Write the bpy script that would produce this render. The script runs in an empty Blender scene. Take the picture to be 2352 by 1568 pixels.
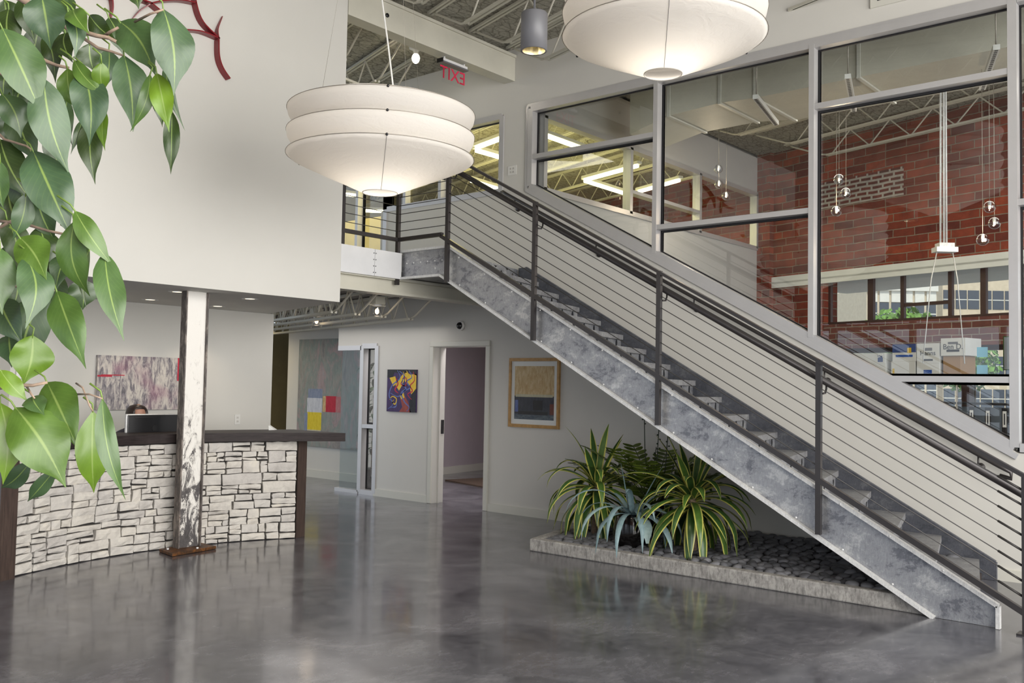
import bpy, math, random
from mathutils import Vector, Matrix, noise
random.seed(7)
S = bpy.context.scene
COL = S.collection
PI = math.pi
# ---------------------------------------------------------------- camera
CAM = Vector((0, 0, 1.6))
YAW, PITCH, ROLL, FPX, IW, IH = 0.7045486, 0.04732152, 0.01877008, 2154.867, 2352, 1568
fw = Vector((math.cos(PITCH)*math.cos(YAW), math.cos(PITCH)*math.sin(YAW), math.sin(PITCH)))
r0 = Vector((math.sin(YAW), -math.cos(YAW), 0)); u0 = r0.cross(fw)
rt = r0*math.cos(ROLL)+u0*math.sin(ROLL); up = -r0*math.sin(ROLL)+u0*math.cos(ROLL)
cd = bpy.data.cameras.new('camera'); cam = bpy.data.objects.new('camera', cd); COL.objects.link(cam)
cd.sensor_width = 36; cd.lens = FPX/IW*36; cd.clip_start = .05; cd.clip_end = 400
cam.matrix_world = Matrix(((rt.x, up.x, -fw.x, CAM.x), (rt.y, up.y, -fw.y, CAM.y), (rt.z, up.z, -fw.z, CAM.z), (0, 0, 0, 1)))
S.camera = cam
# ---------------------------------------------------------------- light and exposure
S.view_settings.view_transform = 'Standard'; S.view_settings.look = 'None'
S.view_settings.exposure = 0.0; S.view_settings.gamma = 1; S.view_settings.use_curve_mapping = False
cy = S.cycles
cy.max_bounces = 7; cy.diffuse_bounces = 4; cy.glossy_bounces = 4; cy.transmission_bounces = 4; cy.transparent_max_bounces = 12
cy.caustics_reflective = False; cy.caustics_refractive = False; cy.sample_clamp_indirect = 6
cy.use_adaptive_sampling = True; cy.adaptive_threshold = 0.02
try: cy.use_denoising = True
except Exception: pass
W = bpy.data.worlds.new('sky'); S.world = W; W.use_nodes = True
bgn = W.node_tree.nodes['Background']; bgn.inputs[0].default_value = (.78, .88, 1.0, 1); bgn.inputs[1].default_value = 1.55
def lamp(name, kind, loc, power, color=(1, 1, 1), size=.1, rot=None, size_y=None, portal=False, spot=None):
    l = bpy.data.lights.new(name, kind); o = bpy.data.objects.new(name, l); COL.objects.link(o)
    o.location = loc; l.energy = power; l.color = color
    if kind == 'AREA':
        l.size = size
        if size_y: l.shape = 'RECTANGLE'; l.size_y = size_y
        if portal: l.cycles.is_portal = True
    elif kind == 'SUN': l.angle = size
    else: l.shadow_soft_size = size
    if spot: l.spot_size = spot; l.spot_blend = .6
    if rot: o.rotation_euler = rot
    return o
sd = Vector((.62, .45, -.95)).normalized()
so = lamp('sun', 'SUN', (0, 0, 30), 3.6, (1, .95, .86), .009); so.rotation_euler = sd.to_track_quat('-Z', 'Y').to_euler()
# daylight through the two storefront walls behind and beside the camera
lamp('daylight_portal', 'AREA', (-4.4, 2.5, 3), 1, size=13, size_y=5.8, rot=(0, -PI/2, 0), portal=True)
lamp('daylight_portal', 'AREA', (2.5, -4.4, 3), 1, size=13, size_y=5.8, rot=(PI/2, 0, 0), portal=True)
lamp('daylight', 'AREA', (2.5, -4.2, 3.0), 1650, (1, .96, .90), size=13, size_y=5.4, rot=(PI/2, 0, 0))
lamp('conference_fill', 'AREA', (11.3, 3.5, 5.2), 130, (1, .93, .82), size=2, size_y=6)  # unseen area lamp added to brighten the conference room
lamp('corridor_fill', 'AREA', (8.0, 11.0, 2.40), 28, (1, .95, .9), size=1.8, size_y=4.4)  # added fill panel below the lower ceiling, no fixture there
lamp('lavender_room_fill', 'AREA', (9.9, 9.3, 2.72), 95, (1, .93, .94), size=1.0, size_y=2.0)  # hidden fill lamp added to lift the lavender walls
lamp('corridor_end_fill', 'AREA', (9.0, 14.5, 2.5), 25, (1, .8, .45), size=1.5)  # warm fill added for the corridor end, no fitting modelled

# ---------------------------------------------------------------- pixel helpers (photo frame) used to read positions off known planes
def ray(px, py): return fw+rt*((px-IW/2)/FPX)-up*((py-IH/2)/FPX)
def P(px, py, ax, v):
    d = ray(px, py); return CAM+d*((v-CAM[ax])/d[ax])
def D(px, py, depth): return CAM+ray(px, py)*depth
def proj(p):
    d = Vector(p)-CAM; z = d.dot(fw); return IW/2+FPX*d.dot(rt)/z, IH/2-FPX*d.dot(up)/z, z

# ---------------------------------------------------------------- materials
MATS = {}
class NT:
    def __init__(s, name):
        s.m = bpy.data.materials.new(name); s.m.use_nodes = True; s.t = s.m.node_tree; s.n = s.t.nodes; s.l = s.t.links
        s.b = s.n['Principled BSDF']; MATS[name] = s.m
    def add(s, kind, **k):
        n = s.n.new(kind)
        for a, v in k.items(): setattr(n, a, v)
        return n
    def link(s, a, b): s.l.new(a, b)
    def coord(s, kind='Object', scale=(1, 1, 1), rot=(0, 0, 0)):
        tc = s.add('ShaderNodeTexCoord'); mp = s.add('ShaderNodeMapping'); mp.inputs['Scale'].default_value = scale; mp.inputs['Rotation'].default_value = rot
        s.link(tc.outputs[kind], mp.inputs[0]); return mp.outputs[0]
    def noise(s, vec, scale, detail=4, rough=.55, dist=0):
        n = s.add('ShaderNodeTexNoise'); n.inputs['Scale'].default_value = scale; n.inputs['Detail'].default_value = detail
        n.inputs['Roughness'].default_value = rough; n.inputs['Distortion'].default_value = dist; s.link(vec, n.inputs['Vector']); return n.outputs['Fac']
    def ramp(s, fac, stops):
        n = s.add('ShaderNodeValToRGB'); e = n.color_ramp.elements
        while len(e) < len(stops): e.new(.5)
        for k, (p, c) in enumerate(stops): e[k].position = p; e[k].color = (*c, 1)
        s.link(fac, n.inputs[0]); return n.outputs[0]
    def mix(s, fac, a, b, mode='MIX'):
        n = s.add('ShaderNodeMix', data_type='RGBA', blend_type=mode)
        for sock, v in ((n.inputs[0], fac), (n.inputs[6], a), (n.inputs[7], b)):
            if isinstance(v, (int, float)): sock.default_value = v
            elif isinstance(v, tuple): sock.default_value = (*v, 1)
            else: s.link(v, sock)
        return n.outputs[2]
    def bump(s, h, strength=.3, dist=.01):
        n = s.add('ShaderNodeBump'); n.inputs['Strength'].default_value = strength; n.inputs['Distance'].default_value = dist
        s.link(h, n.inputs['Height']); s.link(n.outputs[0], s.b.inputs['Normal'])
    def set(s, col=None, rough=.5, metal=0, spec=None):
        if isinstance(col, tuple): s.b.inputs['Base Color'].default_value = (*col, 1)
        elif col is not None: s.link(col, s.b.inputs['Base Color'])
        if isinstance(rough, (int, float)): s.b.inputs['Roughness'].default_value = rough
        else: s.link(rough, s.b.inputs['Roughness'])
        s.b.inputs['Metallic'].default_value = metal
        if spec is not None: s.b.inputs['Specular IOR Level'].default_value = spec
        return s
    def emit(s, col, st):
        s.b.inputs['Emission Color'].default_value = (*col, 1); s.b.inputs['Emission Strength'].default_value = st; return s
def plain(name, col, rough=.5, metal=0, var=.06, scale=6, spec=None):
    t = NT(name); v = t.coord(); f = t.noise(v, scale)
    t.set(t.ramp(f, [(.3, tuple(c*(1-var) for c in col)), (.7, tuple(min(1, c*(1+var)) for c in col))]), rough, metal, spec); return t.m
plain('wall_paint', (.60, .585, .545), .75, var=.015, scale=2)
plain('grey_paint', (.50, .49, .47), .75, var=.015)
plain('lavender_paint', (.42, .37, .40), .8, var=.02)
plain('office_paint', (.55, .50, .33), .8, var=.03)
plain('trim_paint', (.60, .59, .53), .45, var=.01)
plain('steel_paint', (.56, .54, .46), .5, var=.03)
plain('aluminium', (.52, .51, .51), .35, .35, var=.03)
plain('gasket', (.012, .012, .014), .5)
plain('dark_bronze', (.045, .040, .040), .35, .4, var=.1)
plain('black_plastic', (.012, .012, .014), .3)
plain('white_plastic', (.7, .69, .66), .4, var=.01)
plain('dark_brown_metal', (.05, .025, .02), .5, var=.15)
plain('cable_steel', (.32, .29, .25), .35, .6)
plain('cable_dark', (.045, .042, .04), .5, .2)
plain('red_enamel', (.20, .012, .018), .3, var=.1)
plain('exit_red', (.75, .02, .08), .4)
plain('grey_enamel', (.13, .13, .14), .45, var=.03)
plain('rubber_black', (.01, .01, .012), .25)
plain('skin', (.52, .28, .20), .5, var=.05)
plain('hair', (.025, .014, .012), .4, var=.3, scale=40)
plain('blouse', (.05, .05, .07), .8)
plain('paper', (.80, .80, .78), .7, var=.02)
plain('carton_white', (.62, .62, .60), .7, var=.05)
plain('carton_blue', (.03, .06, .20), .6)
plain('carton_brown', (.33, .20, .10), .7)
plain('ink', (.02, .02, .03), .6)
plain('ink_blue', (.02, .08, .35), .6)
plain('pale_blue', (.25, .55, .70), .6)
plain('binder_black', (.02, .02, .022), .4)
plain('oak', (.42, .24, .08), .4, var=.2, scale=20)
plain('stone_gap', (.03, .027, .025), .95)
plain('bark', (.25, .18, .13), .8, var=.3, scale=60)
plain('green_stem', (.12, .19, .03), .5)
plain('soil', (.03, .022, .018), .95)
plain('glazed_black', (.008, .007, .007), .12)
plain('cast_grey', (.22, .21, .2), .8, var=.2)
plain('pale_paving', (.42, .41, .38), .9)  # pale concrete paving, lightened to bounce sun onto the canopy underside
plain('cream_masonry', (.50, .42, .32), .9, var=.08, scale=3)
plain('white_masonry', (.60, .57, .52), .9, var=.05, scale=3)
plain('tan_masonry', (.52, .43, .32), .9, var=.08, scale=3)
plain('far_glass', (.05, .06, .08), .2)
plain('canopy_white', (.74, .75, .70), .7, var=.03)
plain('tree_green', (.10, .20, .03), .7, var=.5, scale=4)
plain('rug_brown', (.07, .045, .03), .95, var=.5, scale=80)
plain('rug_red', (.30, .05, .03), .95, var=.3, scale=60)
plain('brown_wall', (.30, .25, .12), .7)
# polished concrete
t = NT('polished_concrete'); v = t.coord(scale=(1, 1, 1))
f = t.noise(v, 1.5, 9, .68, .8); f2 = t.noise(t.coord(scale=(1, 2.2, 1), rot=(0, 0, .6)), 9, 7, .72)
c = t.ramp(f, [(.32, (.062, .061, .073)), (.5, (.130, .128, .145)), (.68, (.215, .211, .232))])
c = t.mix(.6, c, t.ramp(f2, [(.34, (.38, .38, .39)), (.7, (1, 1, 1))]), 'MULTIPLY')
t.set(c, t.ramp(t.noise(v, 3, 5, .6), [(.3, (.13,)*3), (.75, (.26,)*3)])); t.b.inputs['Coat Weight'].default_value = .25; t.b.inputs['Coat Roughness'].default_value = .08
t.bump(t.noise(v, 25, 3), .05, .004)
# galvanised steel
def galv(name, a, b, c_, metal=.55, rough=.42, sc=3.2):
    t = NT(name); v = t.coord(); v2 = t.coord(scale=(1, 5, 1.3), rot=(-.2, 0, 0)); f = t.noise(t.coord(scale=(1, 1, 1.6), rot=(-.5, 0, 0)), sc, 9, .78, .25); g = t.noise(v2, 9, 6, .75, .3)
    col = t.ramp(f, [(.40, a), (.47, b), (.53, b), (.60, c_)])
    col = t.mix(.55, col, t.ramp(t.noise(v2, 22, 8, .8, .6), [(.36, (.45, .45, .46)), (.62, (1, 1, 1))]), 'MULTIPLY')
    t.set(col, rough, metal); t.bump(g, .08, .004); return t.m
galv('galvanised', (.20, .205, .23), (.38, .385, .405), (.58, .58, .58))
galv('galvanised_lip', (.66, .66, .66), (.76, .76, .755), (.84, .84, .83), .1, .4)
galv('galvanised_tread', (.20, .20, .215), (.29, .29, .30), (.38, .38, .385), .35, .5, 5)
plain('galvanised_bright', (.74, .74, .745), .35, .15, var=.06, scale=3)
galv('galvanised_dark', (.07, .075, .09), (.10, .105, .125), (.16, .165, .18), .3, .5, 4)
# weathered column
t = NT('weathered_white'); v = t.coord(scale=(1, 1, .45)); f = t.noise(v, 13, 9, .75, .8)
tc = t.add('ShaderNodeTexCoord'); sx = t.add('ShaderNodeSeparateXYZ'); t.link(tc.outputs['Object'], sx.inputs[0])
mr = t.add('ShaderNodeMapRange'); t.link(sx.outputs['Z'], mr.inputs[0]); mr.inputs[1].default_value = 0; mr.inputs[2].default_value = 2.1; mr.inputs[3].default_value = .17; mr.inputs[4].default_value = -.07
ad = t.add('ShaderNodeMath', operation='ADD'); t.link(f, ad.inputs[0]); t.link(mr.outputs[0], ad.inputs[1])
c = t.ramp(ad.outputs[0], [(.52, (.80, .77, .72)), (.60, (.60, .57, .53)), (.635, (.10, .09, .09)), (.8, (.05, .045, .045))])
t.set(c, .45, .1); t.bump(f, .3, .006)
t = NT('rusty_steel'); v = t.coord(scale=(1, 1, .3)); f = t.noise(v, 18, 8, .75, .5)
t.set(t.ramp(f, [(.35, (.05, .045, .045)), (.5, (.13, .11, .10)), (.6, (.30, .26, .23)), (.7, (.09, .05, .03))]), .5, .3); t.bump(f, .3, .004)
t = NT('rust_plate'); v = t.coord(); f = t.noise(v, 16, 8, .75, .5)
t.set(t.ramp(f, [(.35, (.03, .018, .012)), (.52, (.10, .04, .012)), (.62, (.25, .09, .015)), (.75, (.3, .28, .26))]), .5, .2); t.bump(f, .4, .004)
# stone veneer
t = NT('ledge_stone'); v = t.coord(); f = t.noise(v, 7, 8, .7, .4); g = t.noise(v, 40, 5, .7)
at = t.add('ShaderNodeAttribute', attribute_name='tone')
c = t.ramp(f, [(.3, (.46, .43, .40)), (.55, (.62, .59, .55)), (.75, (.68, .63, .55))])
c = t.mix(.5, c, t.ramp(at.outputs['Fac'], [(0, (.72, .71, .72)), (.5, (.95, .94, .92)), (1, (1, .97, .90))]), 'MULTIPLY')
t.set(c, .85); t.bump(t.mix(.4, f, g), .6, .012)
# dark walnut
t = NT('dark_wood'); v = t.coord(scale=(1, 1, 14)); v2 = t.coord(scale=(12, 12, .8)); f = t.noise(v, 5, 6, .7)
t.set(t.ramp(f, [(.3, (.015, .011, .011)), (.55, (.032, .024, .024)), (.75, (.05, .038, .037))]), .5, 0, .18)
t = NT('dark_wood_post'); f = t.noise(v2 if False else t.coord(scale=(14, 14, .8)), 5, 6, .7)
t.set(t.ramp(f, [(.3, (.030, .020, .017)), (.55, (.065, .043, .035)), (.75, (.10, .07, .055))]), .45)
# concrete kerb
t = NT('kerb_concrete'); v = t.coord(); f = t.noise(v, 10, 8, .75); g = t.noise(t.coord(scale=(1, 1, .3)), 45, 4, .7)
c = t.ramp(f, [(.3, (.22, .21, .20)), (.55, (.38, .365, .345)), (.75, (.50, .48, .45))]); c = t.mix(.6, c, t.ramp(g, [(.36, (.3, .3, .3)), (.55, (1, 1, 1))]), 'MULTIPLY')
t.set(c, .9); t.bump(f, .4, .01)
# pebbles
t = NT('river_stone'); v = t.coord(); oi = t.add('ShaderNodeObjectInfo'); f = t.noise(v, 30, 6, .7)
c = t.ramp(oi.outputs['Random'], [(0, (.085, .086, .096)), (.6, (.15, .152, .166)), (1, (.24, .24, .26))]); c = t.mix(.4, c, t.ramp(f, [(.35, (.5, .5, .5)), (.65, (1.0, 1.0, 1.0))]), 'MULTIPLY')
t.set(c, .62); t.bump(f, .15, .004)
# roof deck insulation
t = NT('deck_insulation'); rot = (0, 0, -math.radians(73.7)); v = t.coord(rot=rot); vo = t.add('ShaderNodeTexVoronoi', feature='DISTANCE_TO_EDGE'); t.link(t.coord(scale=(6, 11, 6), rot=rot), vo.inputs['Vector']); vo.inputs['Scale'].default_value = 1
wv = t.add('ShaderNodeTexWave', wave_profile='SAW'); t.link(v, wv.inputs['Vector']); wv.inputs['Scale'].default_value = 1.35; wv.inputs['Distortion'].default_value = 1.2; wv.inputs['Detail'].default_value = 3
f = t.noise(v, 16, 8, .8, 1.0)
c = t.ramp(f, [(.34, (.14, .13, .10)), (.47, (.42, .40, .33)), (.7, (.60, .58, .49))])
ed = t.ramp(vo.outputs['Distance'], [(.0, (.25, .24, .2)), (.09, (1, 1, 1))]); c = t.mix(.7, c, ed, 'MULTIPLY')
t.set(c, .8); t.bump(t.mix(.5, wv.outputs['Fac'], f), 1.0, .06)
# brick: u along the wall, v up, in metres
def brick(name, sx_, sy_, c1, c2, mortar, ms, mix_sc=.6, squash=1.6):
    t = NT(name); uv = t.add('ShaderNodeUVMap'); nz = t.noise(uv.outputs[0], 2.2, 4, .6); 
    va = t.add('ShaderNodeVectorMath', operation='ADD'); cb = t.add('ShaderNodeCombineXYZ'); mm = t.add('ShaderNodeMath', operation='MULTIPLY'); t.link(nz, mm.inputs[0]); mm.inputs[1].default_value = .035
    t.link(mm.outputs[0], cb.inputs[0]); t.link(mm.outputs[0], cb.inputs[1]); t.link(uv.outputs[0], va.inputs[0]); t.link(cb.outputs[0], va.inputs[1])
    bt = t.add('ShaderNodeTexBrick'); t.link(va.outputs[0], bt.inputs['Vector']); bt.inputs['Scale'].default_value = 1; bt.inputs['Brick Width'].default_value = sx_; bt.inputs['Row Height'].default_value = sy_
    bt.inputs['Mortar Size'].default_value = ms; bt.inputs['Mortar Smooth'].default_value = .3; bt.inputs['Bias'].default_value = 0
    bt.offset = .37; bt.offset_frequency = 2; bt.squash = squash; bt.squash_frequency = 3
    bt.inputs['Color1'].default_value = (*c1, 1); bt.inputs['Color2'].default_value = (*c2, 1); bt.inputs['Mortar'].default_value = (*mortar, 1)
    n2 = t.noise(uv.outputs[0], 5, 6, .7); c = t.mix(.65, bt.outputs['Color'], t.ramp(n2, [(.3, (.45, .42, .42)), (.7, (1.25, 1.1, 1.0))]), 'MULTIPLY')
    t.set(c, .9); iv = t.add('ShaderNodeMath', operation='SUBTRACT'); iv.inputs[0].default_value = 1; t.link(bt.outputs['Fac'], iv.inputs[1]); t.bump(iv.outputs[0], .5, .01)
brick('old_brick', .36, .125, (.30, .060, .026), (.11, .020, .013), (.24, .21, .16), .008)
brick('patch_brick', .20, .075, (.17, .04, .03), (.10, .03, .025), (.40, .39, .36), .020, squash=1)
brick('spandrel_brick', .30, .095, (.20, .075, .055), (.15, .055, .045), (.33, .30, .25), .008, squash=1)
# glass: thin clear pane with mirror reflection
def pane(name, tint, boost=1.0, ior=1.5):
    t = NT(name); t.n.remove(t.b); out = [n for n in t.n if n.type == 'OUTPUT_MATERIAL'][0]
    tr = t.add('ShaderNodeBsdfTransparent'); tr.inputs[0].default_value = (*tint, 1); gl = t.add('ShaderNodeBsdfGlossy'); gl.inputs['Roughness'].default_value = .0
    fr = t.add('ShaderNodeFresnel'); fr.inputs[0].default_value = ior; mu = t.add('ShaderNodeMath', operation='MULTIPLY'); mu.inputs[1].default_value = boost; t.link(fr.outputs[0], mu.inputs[0])
    ge = t.add('ShaderNodeNewGeometry'); m2 = t.add('ShaderNodeMath', operation='SUBTRACT'); m2.inputs[0].default_value = 1; t.link(ge.outputs['Backfacing'], m2.inputs[1]); m3 = t.add('ShaderNodeMath', operation='MULTIPLY', use_clamp=True); t.link(mu.outputs[0], m3.inputs[0]); t.link(m2.outputs[0], m3.inputs[1])
    mx = t.add('ShaderNodeMixShader'); t.link(m3.outputs[0], mx.inputs[0]); t.link(tr.outputs[0], mx.inputs[1]); t.link(gl.outputs[0], mx.inputs[2]); t.link(mx.outputs[0], out.inputs[0]); return t.m
pane('clear_glass', (.96, .975, .97), 2.2, 1.5)
pane('tint_glass', (.78, .82, .82), 1.0, 1.5)
pane('globe_glass', (.86, .87, .90), 4.0, 1.5)
pane('acrylic', (.98, .985, .985), .7, 1.4)
# lamp shade fabric
t = NT('shade_fabric'); t.n.remove(t.b); out = [n for n in t.n if n.type == 'OUTPUT_MATERIAL'][0]
df = t.add('ShaderNodeBsdfDiffuse'); df.inputs[0].default_value = (.60, .585, .57, 1); tl = t.add('ShaderNodeBsdfTranslucent'); tl.inputs[0].default_value = (.80, .77, .71, 1)
mx = t.add('ShaderNodeMixShader'); mx.inputs[0].default_value = .38; t.link(df.outputs[0], mx.inputs[1]); t.link(tl.outputs[0], mx.inputs[2]); t.link(mx.outputs[0], out.inputs[0])
bn = t.add('ShaderNodeBump'); bn.inputs['Strength'].default_value = .35; bn.inputs['Distance'].default_value = .02
t.link(t.noise(t.coord(scale=(1, 1, 3)), 7, 6, .6, 1.5), bn.inputs['Height']); t.link(bn.outputs[0], df.inputs['Normal'])
NT('bulb_glow').set((1, 1, 1)).emit((1, .93, .78), 6)
NT('warm_glow').set((1, .9, .7)).emit((1, .72, .38), 4)
NT('tube_glow').set((1, 1, .9)).emit((1, .92, .55), 7)
NT('spot_glow').set((1, 1, .9)).emit((1, .85, .6), 2.0)
t = NT('reflector').set((.75, .68, .48), .2, .9)
# leaves with veins: UV x across (0..1), y along
def leaf(name, stops, vein, edge=None, rough=.38, veins=True):
    t = NT(name); uv = t.add('ShaderNodeUVMap'); sp = t.add('ShaderNodeSeparateXYZ'); t.link(uv.outputs[0], sp.inputs[0])
    at = t.add('ShaderNodeAttribute', attribute_name='tone'); c = t.ramp(at.outputs['Fac'], stops)
    s1 = t.add('ShaderNodeMath', operation='SUBTRACT'); t.link(sp.outputs[0], s1.inputs[0]); s1.inputs[1].default_value = .5
    ab = t.add('ShaderNodeMath', operation='ABSOLUTE'); t.link(s1.outputs[0], ab.inputs[0])
    c = t.mix(.5, c, t.ramp(t.noise(t.coord(), 28, 4, .6), [(.3, (.6, .62, .6)), (.7, (1.25, 1.2, 1.15))]), 'MULTIPLY')
    if veins:
        sk = t.add('ShaderNodeMath', operation='MULTIPLY_ADD'); t.link(ab.outputs[0], sk.inputs[0]); sk.inputs[1].default_value = -.55; t.link(sp.outputs[1], sk.inputs[2])
        cb = t.add('ShaderNodeCombineXYZ'); t.link(sk.outputs[0], cb.inputs[0]); wv = t.add('ShaderNodeTexWave'); t.link(cb.outputs[0], wv.inputs['Vector']); wv.inputs['Scale'].default_value = 4.0
        c = t.mix(t.ramp(wv.outputs['Fac'], [(.86, (0, 0, 0)), (1, (.07,)*3)]), c, vein)
        c = t.mix(t.ramp(ab.outputs[0], [(.012, (.85,)*3), (.035, (0, 0, 0))]), c, vein)
    if edge: c = t.mix(t.ramp(ab.outputs[0], [(.33, (0, 0, 0)), (.38, (1, 1, 1))]), c, edge)
    t.set(c, rough); t.b.inputs['Subsurface Weight'].default_value = 0
    return t.m
leaf('ficus_leaf', [(0, (.020, .040, .005)), (.5, (.040, .078, .036)), (.8, (.055, .11, .018)), (1, (.10, .18, .010))], (.17, .24, .06))
leaf('agave_stripe', [(0, (.03, .075, .02)), (.5, (.055, .125, .03)), (1, (.09, .18, .03))], (.1, .2, .05), (.58, .55, .13), .35, False)
leaf('agave_blue', [(0, (.14, .22, .24)), (.5, (.22, .32, .35)), (1, (.30, .41, .41))], (.2, .3, .3), None, .5, False)
leaf('zamia_leaf', [(0, (.05, .075, .010)), (.5, (.10, .15, .018)), (1, (.17, .23, .035))], (.12, .15, .03), None, .35, False)
leaf('pot_leaf', [(0, (.015, .03, .012)), (1, (.03, .06, .02))], (.05, .08, .03), None, .4, False)
# paintings
def art(name, build, rough=.6):
    t = NT(name); build(t); t.b.inputs['Roughness'].default_value = rough
def _a1(t):
    v = t.coord('Object', (9, 9, 2.4)); f = t.noise(v, 2.6, 9, .75, .6); g = t.noise(t.coord('Object', (1, 1, 1)), 2.2, 3)
    c = t.ramp(f, [(.33, (.07, .07, .085)), (.45, (.22, .20, .22)), (.53, (.50, .46, .43)), (.68, (.68, .64, .57))]); c = t.mix(t.ramp(g, [(.58, (0, 0, 0)), (.72, (.45,)*3)]), c, (.30, .10, .18)); t.set(c)
art('canvas_grey', _a1)
def _a2(t):
    f = t.noise(t.coord('Object', (1, 2.2, .9)), 1.5, 8, .65, 1.0); g = t.noise(t.coord('Object', (1, 5, 2)), 3, 6, .7)
    c = t.ramp(f, [(.3, (.17, .17, .18)), (.43, (.30, .28, .26)), (.52, (.22, .27, .25)), (.6, (.36, .27, .27)), (.72, (.30, .31, .33))]); t.set(t.mix(.45, c, t.ramp(g, [(.3, (.5, .5, .5)), (.7, (1.2, 1.2, 1.2))]), 'MULTIPLY'))
art('canvas_field', _a2)
def wash(name, a, b, sc=(1, 8, 3)):
    def bld(t): t.set(t.ramp(t.noise(t.coord('Object', sc), 3, 7, .7, .5), [(.35, a), (.65, b)]))
    art(name, bld)
wash('wash_ochre', (.44, .27, .10), (.68, .53, .30)); wash('wash_navy', (.018, .02, .035), (.05, .055, .075)); wash('wash_slate', (.035, .055, .085), (.15, .18, .21), (1, 4, 9))
wash('wash_cream', (.45, .42, .28), (.58, .54, .38)); wash('wash_rust', (.10, .02, .015), (.2, .05, .03)); wash('wash_yellow', (.58, .44, .01), (.72, .58, .04)); wash('wash_red', (.38, .01, .03), (.5, .02, .05))
wash('wash_pink', (.38, .12, .14), (.45, .2, .2)); wash('wash_white', (.42, .44, .50), (.60, .62, .66)); wash('wash_blue', (.16, .20, .30), (.24, .28, .38)); wash('wash_purple', (.035, .018, .075), (.06, .03, .12))
wash('wash_black', (.008, .008, .012), (.02, .02, .025)); wash('paint_blue', (.07, .10, .30), (.13, .18, .42)); wash('paint_gold', (.60, .38, .02), (.75, .52, .04)); wash('paint_maroon', (.22, .035, .03), (.32, .07, .05))

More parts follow.
